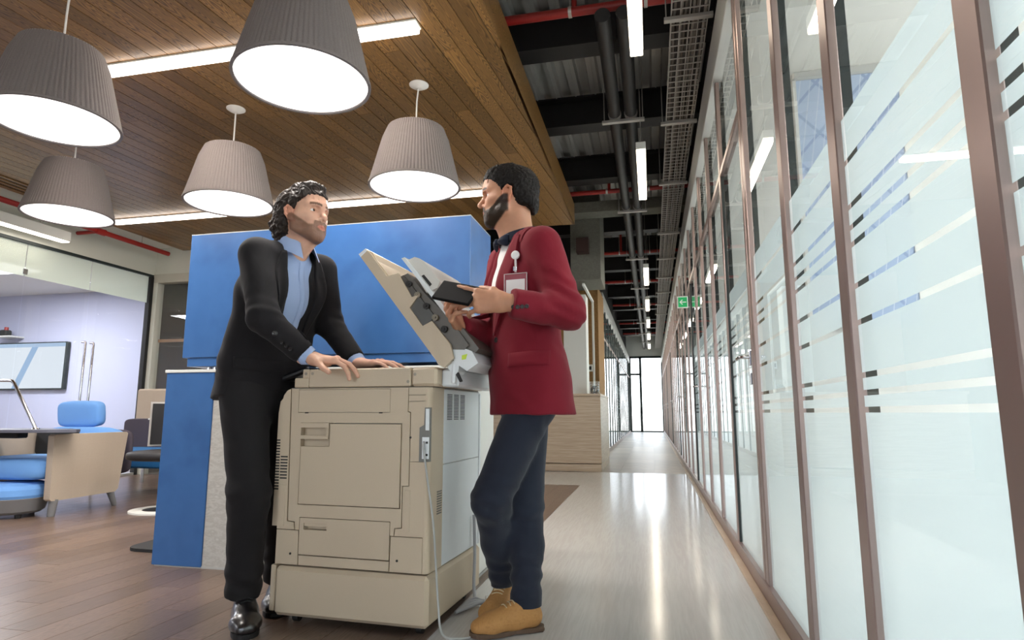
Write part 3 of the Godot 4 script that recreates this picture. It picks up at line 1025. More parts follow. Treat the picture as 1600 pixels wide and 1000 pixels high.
# ------------------------------------------------------------------ lights, pipes and trays above the corridor
func corridor_services() -> void:
	var ord := ["nearest", "second", "third", "fourth", "fifth", "sixth", "farthest"]
	var ends := [-3.47, -6.03, -10.3, -12.97, -15.57, -18.2, -20.8]
	for i in ends.size():
		var zf: float = ends[i]
		var zn := zf + 1.15
		var x := -0.02
		var t := thing("linear_pendant_light", "%s white linear light hanging along the corridor" % ord[i], "pendant light", Vector3(x, 2.9, (zf + zn) / 2), "linear lights along the corridor")
		put("housing", MB.new().span(Vector3(x - 0.04, 2.935, zf), Vector3(x + 0.04, 3.0, zn), 0.004), M.white_paint, t)
		put("diffuser", MB.new().span(Vector3(x - 0.037, 2.9, zf + 0.002), Vector3(x + 0.037, 2.936, zn - 0.002), 0.004), M.glow_tube, t)
		for q in [zf + 0.12, zn - 0.12]:
			put("wire", MB.new().tube([Vector3(x, 3.0, q), Vector3(x, 4.0, q)], 0.002, 5), M.zinc, t)
		area(Vector3(x, 2.895, (zf + zn) / 2), Vector2(0.07, 1.1), Color(1, 0.95, 0.87), 0.5, Vector3.DOWN, t)
	# paired black pipes
	var k := 0
	for px in [-0.245, -0.1]:
		var t := thing("black_pipe", ["left of the two long black pipes under the corridor beams", "right of the two long black pipes under the corridor beams"][k], "pipe", Vector3(px, 3.5, -12))
		k += 1
		put("pipe", MB.new().tube([Vector3(px, 3.5, -3.9), Vector3(px, 3.5, -26.4)], 0.055, 14), M.pipe_black, t)
		for j in 8:
			put("clamp", MB.new().tube([Vector3(px, 3.5, -5.33 - j * 2.6), Vector3(px, 3.5, -5.38 - j * 2.6)], 0.059, 14), M.zinc, t)
	for j in 8:
		var z := -5.35 - j * 2.6
		var t := thing("pipe_hanger", "%s slotted strut hanger carrying the paired black pipes" % ["nearest", "second", "third", "fourth", "fifth", "sixth", "seventh", "farthest"][j], "hanger", Vector3(-0.08, 3.5, z), "strut hangers under the black pipes")
		put("strut", MB.new().span(Vector3(-0.36, 3.41, z - 0.02), Vector3(0.02, 3.438, z + 0.02), 0.003), M.zinc, t)
		for px in [-0.34, 0.005]:
			put("rod", MB.new().tube([Vector3(px, 3.41, z), Vector3(px, 4.015, z)], 0.005, 6), M.zinc, t)
	# wire mesh cable tray
	var tr := thing("cable_tray", "long wire mesh cable tray carrying grey cables beside the glass wall", "cable tray", Vector3(0.34, 3.45, -12))
	var wires := MB.new()
	var xa := 0.215
	var xb := 0.455
	for i in 5:
		var x := lerpf(xa, xb, i / 4.0)
		wires.box(Vector3(x, 3.45, -14.1), Vector3(0.007, 0.006, 24.2))
	for x in [xa, xb]:
		wires.box(Vector3(x, 3.51, -14.1), Vector3(0.005, 0.005, 24.2))
	var z := -2.0
	while z > -26.2:
		wires.box(Vector3((xa + xb) / 2, 3.446, z), Vector3(xb - xa, 0.006, 0.008))
		wires.box(Vector3(xa, 3.48, z), Vector3(0.005, 0.06, 0.006))
		wires.box(Vector3(xb, 3.48, z), Vector3(0.005, 0.06, 0.006))
		z -= 0.085
	tag(put("wire_mesh", wires, M.zinc, tr), "", "", "", "stuff")
	rng.seed = 5
	for i in 9:
		var pts := []
		var zz := -2.0
		var cx := lerpf(xa + 0.02, xb - 0.02, i / 8.0)
		while zz > -26.1:
			pts.append(Vector3(cx + rng.randf_range(-0.006, 0.006), 3.466 + rng.randf_range(-0.004, 0.006) + (0.016 if i % 2 else 0.0), zz))
			zz -= 0.35
		put("cable", MB.new().tube(pts, 0.012, 6), [M.cable, M.cable_dark, M.cable_pale][i % 3], tr)
	for j in 9:
		var hz := -3.95 - j * 1.55 - (0.5 if j > 2 else 0.0)
		put("bracket", MB.new().span(Vector3(xa - 0.05, 3.415, hz - 0.02), Vector3(xb + 0.03, 3.443, hz + 0.02), 0.003), M.zinc, tr)
		put("rod", MB.new().tube([Vector3(xa - 0.035, 3.42, hz), Vector3(xa - 0.035, 4.02, hz)], 0.005, 6), M.zinc, tr)
	# red sprinkler mains across the corridor
	var zr := [-4.02, -7.72, -10.9, -13.4, -16.4, -19.85, -22.5]
	for i in zr.size():
		var q: float = zr[i]
		var t := thing("red_pipe", "%s red sprinkler pipe crossing above the corridor" % ["nearest", "second", "third", "fourth", "fifth", "sixth", "farthest"][i], "pipe", Vector3(-0.2, 3.6, q), "red pipes across the corridor")
		put("pipe", MB.new().tube([Vector3(-4.0 if i < 2 else -0.93, 3.64, q), Vector3(0.57, 3.64, q)], 0.03 if i else 0.034, 12), M.pipe_red, t)
		for cx in [-0.48, 0.05]:
			put("clip", MB.new().tube([Vector3(cx - 0.012, 3.64, q), Vector3(cx + 0.012, 3.64, q)], 0.04, 12), M.zinc, t)
			put("rod", MB.new().tube([Vector3(cx, 3.65, q), Vector3(cx, 4.02, q)], 0.005, 6), M.zinc, t)
		if i < 3:
			put("riser", MB.new().tube([Vector3(-0.48 + 0.03, 3.64, q), Vector3(-0.48 + 0.03, 4.02, q)], 0.02, 10), M.pipe_red, t)
	# a slim conduit before the first red pipe, an earth-grey beam behind the wood
	var cd := put("conduit", MB.new().tube([Vector3(-0.9, 3.66, -3.72), Vector3(0.55, 3.72, -3.72)], 0.012, 8), M.zinc)
	tag(cd, "thin galvanised conduit crossing just above the nearest red pipe", "conduit")
	var gb := put("concrete_beam", MB.new().span(Vector3(-4.4, 3.62, -8.75), Vector3(0.56, 3.78, -8.45), 0.006), M.concrete_grey)
	tag(gb, "grey concrete beam crossing the corridor behind the wooden ceiling", "beam")
	# exit sign
	var ex := thing("exit_sign", "small green sign with a white left arrow hanging in the corridor", "sign", Vector3(0.4, 2.1, -7.5))
	put("plate", MB.new().span(Vector3(0.335, 2.035, -7.506), Vector3(0.462, 2.178, -7.494), 0.002), M.white_paint, ex)
	var sg := glow(rgb(20, 150, 84), 0.35)
	sg.albedo_color = rgb(16, 140, 76)
	put("green_field", MB.new().span(Vector3(0.347, 2.047, -7.494), Vector3(0.45, 2.166, -7.4925)), sg, ex)
	var ar := MB.new()
	ar.prism(poly([[0.36, 2.107], [0.392, 2.139], [0.4, 2.131], [0.381, 2.112], [0.44, 2.112], [0.44, 2.101], [0.381, 2.101], [0.4, 2.082], [0.392, 2.074]]), -7.4926, -7.4915)
	put("arrow", ar, M.white_paint, ex)
	put("hanger", MB.new().tube([Vector3(0.4, 2.178, -7.5), Vector3(0.4, 2.95, -7.5)], 0.003, 6), M.zinc, ex)

# ------------------------------------------------------------------ lounge at the left
func lounge() -> void:
	var felt := noise_tex(51, 0.3, [rgb(98, 150, 216), rgb(122, 172, 230)], 128)
	var blue := tri_tex(mat(Color.WHITE, 0.85), felt, Vector3(7, 7, 7))
	var tw := noise_tex(52, 0.4, [rgb(160, 142, 124), rgb(190, 174, 156), rgb(172, 156, 138)], 128)
	var tweed := tri_tex(mat(Color.WHITE, 0.9), tw, Vector3(8, 8, 8))
	var teal := mat(rgb(22, 98, 154), 0.85)
	var plum := mat(rgb(74, 66, 76), 0.85)
	var grey := mat(rgb(118, 116, 116), 0.5)
	# armchair
	var a := thing("lounge_armchair", "light blue lounge armchair with a beige side panel and grey tapered legs", "armchair", Vector3(-5.05, 0, -4.4))
	var side := func(x: float) -> MB:
		var m := MB.new()
		# panel in the z-y plane, front edge upright, rear edge leaning back
		m.xf = Transform3D(Basis(Vector3(0, 0, 1), Vector3(0, 1, 0), Vector3(-1, 0, 0)), Vector3(x, 0, 0))
		m.prism(poly([[-4.0, 0.135], [-3.985, 0.62], [-4.0, 0.632], [-4.67, 0.632], [-4.685, 0.62], [-4.63, 0.15], [-4.6, 0.125], [-4.02, 0.12]]), 0.0, 0.06)
		return m
	put("side_panel", side.call(-4.57), tweed, a)
	put("side_panel", side.call(-5.47), tweed, a)
	for x in [-4.6, -5.5]:
		put("leg", MB.new().tube([Vector3(x, 0.13, -4.06), Vector3(x, 0.0, -4.05)], [0.034, 0.026], 12), grey, a)
		put("leg", MB.new().tube([Vector3(x, 0.13, -4.58), Vector3(x - 0.0, 0.0, -4.64)], [0.03, 0.018], 12), grey, a)
	put("seat", MB.new().soft(Vector3(-5.05, 0.36, -4.25), Vector3(0.84, 0.17, 0.72), 0.35), blue, a)
	var br := MB.new()
	br.xf = Transform3D(Basis(Vector3.RIGHT, -0.2), Vector3(-5.05, 0.5, -4.68))
	br.soft(Vector3.ZERO, Vector3(0.78, 0.34, 0.16), 0.35)
	put("backrest", br, blue, a)
	put("inner_shell", MB.new().soft(Vector3(-5.24, 0.54, -4.6), Vector3(0.42, 0.24, 0.08), 0.3), M.black_paint, a)
	var hr := MB.new()
	hr.xf = Transform3D(Basis(Vector3.RIGHT, 0.12), Vector3(-5.2, 0.79, -4.78))
	hr.soft(Vector3.ZERO, Vector3(0.47, 0.24, 0.13), 0.42)
	put("headrest", hr, blue, a)
	put("back_shell", MB.new().soft(Vector3(-5.05, 0.45, -4.8), Vector3(0.84, 0.4, 0.06), 0.3), plum, a)
	# footstool
	var o := thing("footstool", "round blue footstool with a grey upholstered base beside the beige panel", "footstool", Vector3(-4.95, 0, -4.12))
	put("cushion", MB.new().lathe([[0.215, 0.145], [0.226, 0.17], [0.222, 0.215], [0.205, 0.245], [0.16, 0.262], [0.0, 0.27]], 40, Vector3(-4.9, 0, -4.0)), blue, o)
	put("base", MB.new().lathe([[0.0, 0.03], [0.17, 0.03], [0.195, 0.05], [0.222, 0.145], [0.215, 0.15]], 40, Vector3(-4.9, 0, -4.0)), grey, o)
	for i in 3:
		var an := TAU * i / 3.0 + 0.5
		put("foot", MB.new().lathe([[0.0, 0.0], [0.02, 0.0], [0.025, 0.03], [0.0, 0.03]], 10, Vector3(-4.9 + 0.15 * cos(an), 0, -4.0 + 0.15 * sin(an))), M.black_paint, o)
	# swivel tablet table with a lamp arm
	var tb := thing("tablet_table", "dark rounded tablet table over the blue armchair", "table", Vector3(-5.0, 0, -4.0))
	var outline := PackedVector2Array()
	for i in 36:
		var an := TAU * i / 36
		var rx := 0.66 * (1.0 + 0.12 * cos(2 * an))
		outline.append(Vector2(-5.1 + rx * cos(an), -3.98 + 0.26 * sin(an)))
	var top := MB.new()
	top.xf = Transform3D(Basis(Vector3(1, 0, 0), Vector3(0, 0, 1), Vector3(0, -1, 0)), Vector3.ZERO)
	top.prism(outline, -0.672, -0.65)
	put("table_top", top, mat(rgb(92, 92, 104), 0.35), tb)
	put("edge", MB.new().span(Vector3(-5.5, 0.6, -4.05), Vector3(-4.9, 0.65, -3.95), 0.01), M.black_paint, tb)
	put("column", MB.new().tube([Vector3(-5.66, 0.02, -4.0), Vector3(-5.66, 0.65, -4.0)], 0.03, 14), M.black_paint, tb)
	put("base", MB.new().lathe([[0.0, 0.0], [0.2, 0.0], [0.2, 0.012], [0.03, 0.024], [0.0, 0.024]], 32, Vector3(-5.66, 0, -4.0)), M.black_paint, tb)
	var lm := thing("desk_lamp", "slim chrome bent tube lamp standing on the tablet table", "lamp", Vector3(-4.78, 0.672, -4.0))
	put("arm", MB.new().tube([Vector3(-4.78, 0.675, -4.0), Vector3(-5.05, 1.04, -4.0), Vector3(-5.08, 1.06, -4.0), Vector3(-5.35, 1.065, -4.0)], 0.013, 12), M.chrome, lm)
	put("foot", MB.new().lathe([[0.0, 0.6725], [0.03, 0.6725], [0.025, 0.682], [0.0, 0.684]], 16, Vector3(-4.78, 0, -4.0)), M.chrome, lm)
	put("head", MB.new().soft(Vector3(-5.45, 1.06, -4.0), Vector3(0.22, 0.03, 0.06), 0.4), M.chrome, lm)
	# sofa with plum back and teal seat
	var s := thing("teal_sofa", "low bench with a plum back, teal seat and slim chrome legs behind the armchair", "sofa", Vector3(-5.0, 0, -5.6))
	put("seat", MB.new().soft(Vector3(-5.0, 0.35, -5.45), Vector3(1.25, 0.18, 0.6), 0.25), teal, s)
	put("backrest", MB.new().soft(Vector3(-5.0, 0.57, -5.76), Vector3(1.3, 0.34, 0.1), 0.2), plum, s)
	put("tag", MB.new().span(Vector3(-5.32, 0.725, -5.72), Vector3(-5.2, 0.742, -5.7)), M.white_paint, s)
	for x in [-5.55, -5.45, -4.5]:
		put("leg", MB.new().tube([Vector3(x, 0.28, -5.2 - (0.0 if x > -5.5 else 0.35)), Vector3(x, 0.0, -5.2 - (0.0 if x > -5.5 else 0.35))], 0.015, 10), M.chrome, s)
	var dv := thing("fabric_screen", "beige fabric privacy screen rising behind the plum sofa back", "screen", Vector3(-5.1, 0, -6.2))
	put("panel", MB.new().span(Vector3(-5.95, 0.3, -6.23), Vector3(-4.4, 1.08, -6.17), 0.02), tweed, dv)
	for x in [-5.8, -4.6]:
		put("leg", MB.new().tube([Vector3(x, 0.3, -6.2), Vector3(x, 0.0, -6.2)], 0.018, 10), M.chrome, dv)
	# shell chair half hidden by the blue panel
	var ch := thing("shell_chair", "black swivel shell chair with a pale rim, half hidden by the blue panel", "chair", Vector3(-4.0, 0, -4.5))
	var back := MB.new()
	back.sheet(14, 10, func(u, v):
		var an := lerpf(-1.25, 1.25, u)
		return Vector3(-3.98 + 0.26 * sin(an), lerpf(0.53, 0.88, v), -4.5 - 0.22 * cos(an)))
	put("backrest", back, mat(rgb(34, 32, 34), 0.5), ch)
	var back2 := MB.new()
	back2.sheet(14, 10, func(u, v):
		var an := lerpf(1.3, -1.3, u)
		return Vector3(-3.98 + 0.272 * sin(an), lerpf(0.515, 0.895, v), -4.5 - 0.232 * cos(an)))
	put("shell", back2, mat(rgb(190, 184, 178), 0.4), ch)
	put("seat", MB.new().soft(Vector3(-3.98, 0.45, -4.48), Vector3(0.5, 0.09, 0.46), 0.5), mat(rgb(34, 32, 34), 0.5), ch)
	put("column", MB.new().tube([Vector3(-3.98, 0.02, -4.5), Vector3(-3.98, 0.42, -4.5)], 0.025, 12), M.chrome, ch)
	put("base", MB.new().lathe([[0.15, 0.0], [0.25, 0.0], [0.25, 0.012], [0.15, 0.014], [0.15, 0.0]], 40, Vector3(-3.98, 0, -4.5)), M.white_paint, ch)
	put("base_hub", MB.new().lathe([[0.0, 0.0], [0.15, 0.0], [0.15, 0.012], [0.04, 0.02], [0.0, 0.02]], 32, Vector3(-3.98, 0, -4.5)), M.black_paint, ch)
	# bar stool foot peeping out behind the blue panel
	var st := thing("bar_stool", "bar stool with a flat black foot plate, mostly hidden behind the blue panel", "stool", Vector3(-2.86, 0, -3.55))
	put("foot_plate", foot_plate(), M.black_paint, st)
	put("column", MB.new().tube([Vector3(-2.7, 0.018, -3.5), Vector3(-2.7, 0.66, -3.5)], 0.025, 12), M.chrome, st)
	put("seat", MB.new().soft(Vector3(-2.68, 0.69, -3.52), Vector3(0.22, 0.06, 0.3), 0.45), plum, st)

func foot_plate() -> MB:
	var m := MB.new()
	var p := PackedVector2Array()
	for i in 24:
		var an := TAU * i / 24
		var sx := signf(cos(an)) * pow(absf(cos(an)), 0.45)
		var sz := signf(sin(an)) * pow(absf(sin(an)), 0.45)
		p.append(Vector2(-2.845 + 0.215 * sx, -3.39 + 0.23 * sz))
	m.xf = Transform3D(Basis(Vector3(1, 0, 0), Vector3(0, 0, 1), Vector3(0, -1, 0)), Vector3.ZERO)
	m.prism(p, -0.018, 0.0)
	return m

# ------------------------------------------------------------------ counter, pillar and far corridor
func reception() -> void:
	var c := thing("travertine_counter", "banded travertine reception counter at the corner of the corridor", "counter", Vector3(-1.9, 0, -9.2))
	put("body", MB.new().span(Vector3(-2.85, 0.11, -10.3), Vector3(-0.695, 1.03, -8.66), 0.004), M.travertine, c)
	put("top", MB.new().span(Vector3(-2.87, 1.03, -10.32), Vector3(-0.69, 1.065, -8.64), 0.003), M.travertine, c)
	put("plinth", MB.new().span(Vector3(-2.85, 0.0, -10.3), Vector3(-0.7, 0.1, -8.68), 0.003), M.travertine, c)
	var bt := noise_tex(61, 0.05, [rgb(104, 74, 40), rgb(150, 112, 64), rgb(126, 92, 52)], 256)
	var brick := tri_tex(mat(Color.WHITE, 0.8), bt, Vector3(0.7, 6.0, 0.7))
	struct("wall_brick", MB.new().span(Vector3(-2.9, 0.0, -10.75), Vector3(-0.86, 3.0, -10.6)), brick, "brown striated wall beyond the counter")
	struct("wall_brick_side", MB.new().span(Vector3(-0.98, 0.0, -11.9), Vector3(-0.86, 3.0, -10.75)), brick, "brown striated wall end by the corridor")
	var pl := put("white_pillar", MB.new().span(Vector3(-1.3, 1.065, -9.75), Vector3(-0.95, 2.62, -9.4), 0.004), M.white_paint)
	tag(pl, "white square pillar rising from the travertine counter behind the man in red", "pillar")
	var pf := thing("portal_frame", "slim white metal portal frame beside the counter", "frame", Vector3(-0.9, 1.065, -9.6))
	put("post", MB.new().span(Vector3(-0.93, 1.065, -10.2), Vector3(-0.895, 2.66, -10.165), 0.003), M.white_paint, pf)
	put("beam", MB.new().span(Vector3(-0.93, 2.62, -10.2), Vector3(-0.895, 2.66, -8.75), 0.003), M.white_paint, pf)
	var hb := put("concrete_downstand", MB.new().span(Vector3(-1.1, 2.72, -9.6), Vector3(-0.66, 4.018, -8.8), 0.006), M.concrete_grey)
	tag(hb, "grey concrete downstand above the counter corner", "beam")
	var jb := put("junction_box", MB.new().span(Vector3(-1.0, 3.1, -8.805), Vector3(-0.82, 3.32, -8.65), 0.006), mat(rgb(58, 36, 30), 0.7))
	tag(jb, "dark brown junction box fixed to the concrete downstand", "box")
	var sw := thing("wall_switch", "small white wall switch on the brown striated wall", "switch", Vector3(-0.99, 1.5, -10.59))
	put("plate", MB.new().span(Vector3(-1.05, 1.5, -10.6), Vector3(-0.97, 1.62, -10.585), 0.004), M.white_paint, sw)
	put("rocker", MB.new().span(Vector3(-1.03, 1.53, -10.585), Vector3(-0.99, 1.59, -10.578), 0.003), M.black_paint, sw)
	# cage ornament on the counter
	var og := thing("wire_ornament", "small wire cage ornament in a clear glass cylinder on the travertine counter", "ornament", Vector3(-0.83, 1.065, -9.3))
	put("glass_cylinder", MB.new().lathe([[0.075, 0.0], [0.075, 0.2], [0.071, 0.2], [0.071, 0.004]], 28, Vector3(-0.83, 1.066, -9.3)), M.glass, og)
	var cage := MB.new()
	var ctr := Vector3(-0.83, 1.136, -9.3)
	var ico := []
	var ph := 1.618
	for s1 in [-1, 1]:
		for s2 in [-1, 1]:
			ico.append(Vector3(0, s1, s2 * ph))
			ico.append(Vector3(s1, s2 * ph, 0))
			ico.append(Vector3(s2 * ph, 0, s1))
	for i in 12:
		for j in range(i + 1, 12):
			var d: Vector3 = ico[i] - ico[j]
			if d.length() < 2.1:
				cage.tube([ctr + ico[i] * 0.034, ctr + ico[j] * 0.034], 0.005, 5)
	put("wire_cage", cage, mat(rgb(60, 52, 44), 0.4, 0.6), og)
	# left glass wall of the far corridor
	var w := struct_node("wall_far_left", "glass wall on the left of the far corridor")
	var gx := -0.9
	var z := -11.95
	put("header", MB.new().span(Vector3(gx - 0.12, 2.88, -26.5), Vector3(gx + 0.03, 3.13, -11.9)), M.alu, w)
	put("bottom_rail", MB.new().span(Vector3(gx - 0.03, 0.0, -26.5), Vector3(gx + 0.02, 0.075, -11.9)), M.bronze, w)
	put("upper_wall", MB.new().span(Vector3(gx - 0.2, 3.13, -26.5), Vector3(gx - 0.1, 4.1, -11.0)), M.black_paint, w)
	while z > -26.2:
		put("mullion", MB.new().span(Vector3(gx - 0.05, 0.07, z - 0.03), Vector3(gx + 0.012, 2.88, z + 0.03)), M.frame_dark, w)
		var a := maxf(z - 0.9 + 0.03, -26.5)
		var g := put("pane", sheet_x(gx, 0.075, 2.88, a, z - 0.03), M.glass, w)
		put("frosted_film", film_mesh(gx - 0.004, a, z - 0.03), M.film, g)
		z -= 0.9
	put("transom", MB.new().span(Vector3(gx - 0.03, 2.25, -26.5), Vector3(gx + 0.01, 2.29, -12.0)), M.bronze, w)
	struct("wall_far_room", MB.new().span(Vector3(-4.6, 0.0, -26.6), Vector3(-4.5, 3.1, -11.0)), M.white_paint, "white wall of the rooms left of the far corridor")
	struct("wall_far_room_back", MB.new().span(Vector3(-4.5, 0.0, -11.4), Vector3(-1.0, 3.1, -11.3)), M.white_paint, "white cross wall left of the far corridor")
	struct("ceiling_far_room", MB.new().span(Vector3(-4.6, 2.88, -26.6), Vector3(gx - 0.12, 3.1, -11.3)), M.white_paint, "white ceiling left of the far corridor")
	var kk := 0
	for zz in [-13.5, -17.5, -22.0]:
		var t := thing("ceiling_panel_light", ["white ceiling light panel left of the far corridor, nearest", "white ceiling light panel left of the far corridor, middle", "white ceiling light panel left of the far corridor, farthest"][kk], "ceiling light", Vector3(-2.6, 2.86, zz), "panel lights left of the corridor")
		kk += 1
		put("diffuser", MB.new().span(Vector3(-3.2, 2.856, zz - 0.6), Vector3(-2.0, 2.866, zz + 0.6)), M.glow_panel, t)
		put("frame", MB.new().span(Vector3(-3.22, 2.866, zz - 0.62), Vector3(-1.98, 2.88, zz + 0.62)), M.alu, t)
		area(Vector3(-2.6, 2.85, zz), Vector2(1.2, 1.2), Color(0.96, 0.98, 1), 12.0, Vector3.DOWN, t)
	# glazed end of the corridor
	var e := struct_node("window_20", "tall bright glass door closing the corridor")
	var ze := -26.5
	for x in [-0.87, -0.43, 0.47]:
		put("post", MB.new().span(Vector3(x - 0.05, 0.0, ze - 0.06), Vector3(x + 0.05, 3.14, ze + 0.03)), M.frame_dark, e)
	put("head", MB.new().span(Vector3(-0.92, 3.08, ze - 0.06), Vector3(0.52, 3.16, ze + 0.03)), M.frame_dark, e)
	put("rail", MB.new().span(Vector3(-0.87, 2.36, ze - 0.05), Vector3(-0.43, 2.44, ze + 0.02)), M.frame_dark, e)
	put("sill", MB.new().span(Vector3(-0.9, 0.0, ze - 0.05), Vector3(0.47, 0.06, ze + 0.02)), M.frame_dark, e)
	for q in [[-0.82, -0.48], [-0.38, 0.42]]:
		var g := MB.new()
		g.quad(Vector3(q[0], 0.06, ze), Vector3(q[1], 0.06, ze), Vector3(q[1], 3.08, ze), Vector3(q[0], 3.08, ze))
		put("pane", g, M.glass, e)
	struct("wall_end", MB.new().span(Vector3(-4.6, 3.16, ze - 0.1), Vector3(0.7, 4.2, ze)), M.white_paint, "white wall over the corridor's end door")
	struct("wall_end_left", MB.new().span(Vector3(-4.6, 0.0, ze - 0.1), Vector3(-0.92, 3.16, ze)), M.white_paint, "white end wall left of the corridor")

# ------------------------------------------------------------------ the copier
func printer() -> void:
	var beige := tri_tex(mat(Color.WHITE, 0.5), noise_tex(71, 0.5, [rgb(194, 176, 151), rgb(200, 182, 157)], 128), Vector3(5, 5, 5), false)
	var cool := mat(rgb(226, 229, 230), 0.45)  # pale parts; on the side covers it paints the cool light from the right
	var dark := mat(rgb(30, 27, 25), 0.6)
	var grey := mat(rgb(96, 90, 82), 0.45)
	var t := thing("copier", "large beige office copier on casters with its lid tilted open", "copier", Vector3(-0.846, 0, -2.208))
	t.rotation.y = deg_to_rad(-2.75)
	var xl := -0.612
	var xr := 0.036
	var zb := -0.58
	# the sheet steel chassis lies well behind the covers; the joints are open grooves down to it
	var chassis := mat(rgb(158, 154, 146), 0.5)
	put_local("chassis", MB.new().span(Vector3(xl + 0.012, 0.224, zb + 0.004), Vector3(xr - 0.004, 0.9, -0.034), 0.004), chassis, t)
	var slab := func(called: String, pts: Array, z1 := 0.0, z0 := -0.026, m: Material = beige) -> MeshInstance3D:
		return put_local(called, MB.new().prism(poly(pts), z0, z1), m, t)
	# front covers
	var door := [[-0.385, 0.757], [-0.083, 0.757], [-0.083, 0.45], [-0.512, 0.45], [-0.512, 0.669], [-0.385, 0.669]]
	var door_gap := [[-0.3885, 0.7605], [-0.0793, 0.7605], [-0.0793, 0.4463], [-0.5157, 0.4463], [-0.5157, 0.6725], [-0.3885, 0.6725]]
	var grip := [[-0.517, 0.762], [-0.3895, 0.762], [-0.3895, 0.671], [-0.517, 0.671]]
	var upper := [[-0.533, 0.8905], [-0.133, 0.8905], [-0.133, 0.8025], [-0.533, 0.8025]]
	var upper_gap := [[-0.5345, 0.892], [-0.1315, 0.892], [-0.1315, 0.801], [-0.5345, 0.801]]
	var front := pierced(poly([[-0.568, 0.896], [-0.0575, 0.896], [-0.0575, 0.802], [-0.0475, 0.8], [-0.0475, 0.531], [-0.0735, 0.53], [-0.0735, 0.38], [-0.1, 0.377], [-0.103, 0.349], [-0.1175, 0.349], [-0.1175, 0.4], [-0.5045, 0.4], [-0.5045, 0.352], [-0.5215, 0.352], [-0.5245, 0.382], [-0.555, 0.385]]), [door_gap, grip, upper_gap])
	var mc := MB.new()
	for piece in front:
		mc.prism(piece, -0.026, 0.0)
	put_local("main_cover", mc, beige, t)
	var dr: MeshInstance3D = slab.call("access_door", door, 0.003, -0.024)
	put_local("grip_floor", MB.new().prism(poly([[-0.52, 0.765], [-0.386, 0.765], [-0.386, 0.668], [-0.52, 0.668]]), -0.033, -0.028), beige, dr)
	put_local("handle_flap", MB.new().prism(poly([[-0.516, 0.761], [-0.402, 0.761], [-0.402, 0.742], [-0.516, 0.742]]), -0.02, 0.004), beige, dr)
	put_local("handle_bar", MB.new().prism(poly([[-0.516, 0.712], [-0.391, 0.712], [-0.391, 0.698], [-0.516, 0.698]]), -0.02, 0.006), beige, dr)
	put_local("handle_side", MB.new().prism(poly([[-0.402, 0.761], [-0.391, 0.761], [-0.391, 0.7], [-0.402, 0.7]]), -0.02, 0.004), beige, dr)
	var up: MeshInstance3D = slab.call("upper_panel", upper, 0.0, -0.024)
	for x in [-0.495, -0.17]:
		put_local("latch", MB.new().span(Vector3(x - 0.007, 0.798, -0.004), Vector3(x + 0.007, 0.8025, 0.0022)), dark, up)
	var dm := MB.new()
	for piece in pierced(poly([[-0.502, 0.3975], [-0.12, 0.3975], [-0.12, 0.262], [-0.502, 0.262]]), [[[-0.484, 0.354], [-0.383, 0.354], [-0.383, 0.379], [-0.484, 0.379]]]):
		dm.prism(piece, -0.026, 0.001)
	var dw := put_local("paper_drawer", dm, beige, t)
	put_local("grip_floor", MB.new().span(Vector3(-0.49, 0.348, -0.033), Vector3(-0.377, 0.385, -0.028)), beige, dw)
	put_local("handle_lip", MB.new().span(Vector3(-0.484, 0.366, -0.02), Vector3(-0.383, 0.379, -0.002), 0.001), beige, dw)
	slab.call("lower_strip", [[-0.502, 0.257], [-0.12, 0.257], [-0.12, 0.222], [-0.502, 0.222]], -0.002)
	slab.call("left_cover", [[xl, 0.84], [xl + 0.008, 0.87], [xl + 0.022, 0.888], [-0.5735, 0.896], [-0.5605, 0.3815], [-0.53, 0.3785], [-0.526, 0.352], [xl + 0.008, 0.352]], -0.001)
	slab.call("lower_left_cover", [[xl + 0.008, 0.349], [-0.507, 0.349], [-0.505, 0.222], [xl + 0.008, 0.222]], -0.001)
	slab.call("lower_right_cover", [[-0.1145, 0.346], [0.012, 0.346], [0.012, 0.222], [-0.1165, 0.222]], -0.001)
	var rc := poly([[-0.055, 0.896], [0.018, 0.896], [0.014, 0.349], [-0.1, 0.349], [-0.097, 0.374], [-0.0705, 0.377], [-0.0705, 0.5275], [-0.0445, 0.5285], [-0.0445, 0.803], [-0.055, 0.805]])
	for q in [[0.34, 0.6178], [0.6196, 0.8422], [0.844, 0.8662], [0.868, 0.9]]:
		for piece in Geometry2D.intersect_polygons(rc, poly([[-0.2, q[0]], [0.2, q[0]], [0.2, q[1]], [-0.2, q[1]]])):
			put_local("right_cover", MB.new().prism(piece, -0.026, -0.001), beige, t)
	put_local("right_inset", MB.new().span(Vector3(-0.062, 0.366, -0.002), Vector3(-0.04, 0.515, 0.0004), 0.001), beige, t)
	put_local("left_inset", MB.new().span(Vector3(-0.6, 0.362, -0.002), Vector3(-0.573, 0.52, 0.0006), 0.001), beige, t)
	for q in [[-0.538, 0.262], [-0.087, 0.262], [-0.0445, 0.708]]:
		var sc := MB.new()
		sc.xf = Transform3D(Basis(Vector3.RIGHT, PI / 2), Vector3(q[0], q[1], 0.0))
		sc.lathe([[0.0045, -0.001], [0.0045, 0.0006], [0.0, 0.0006]], 12)
		put_local("screw_hole", sc, dark, t)
	# ventilation slots: raised dark bars paint the shade inside
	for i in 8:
		put_local("slot_shade_bar", MB.new().span(Vector3(-0.603, 0.625 - i * 0.0118, -0.002), Vector3(-0.572, 0.6302 - i * 0.0118, 0.0006)), dark, t)
	# narrow strip round the left corner; dark bars paint the shade of its slots
	put_local("corner_strip", MB.new().prism(poly([[-0.636, 0.36], [-0.634, 0.8], [-0.628, 0.845], [xl - 0.002, 0.86], [xl - 0.002, 0.36]]), -0.2, -0.014), beige, t)
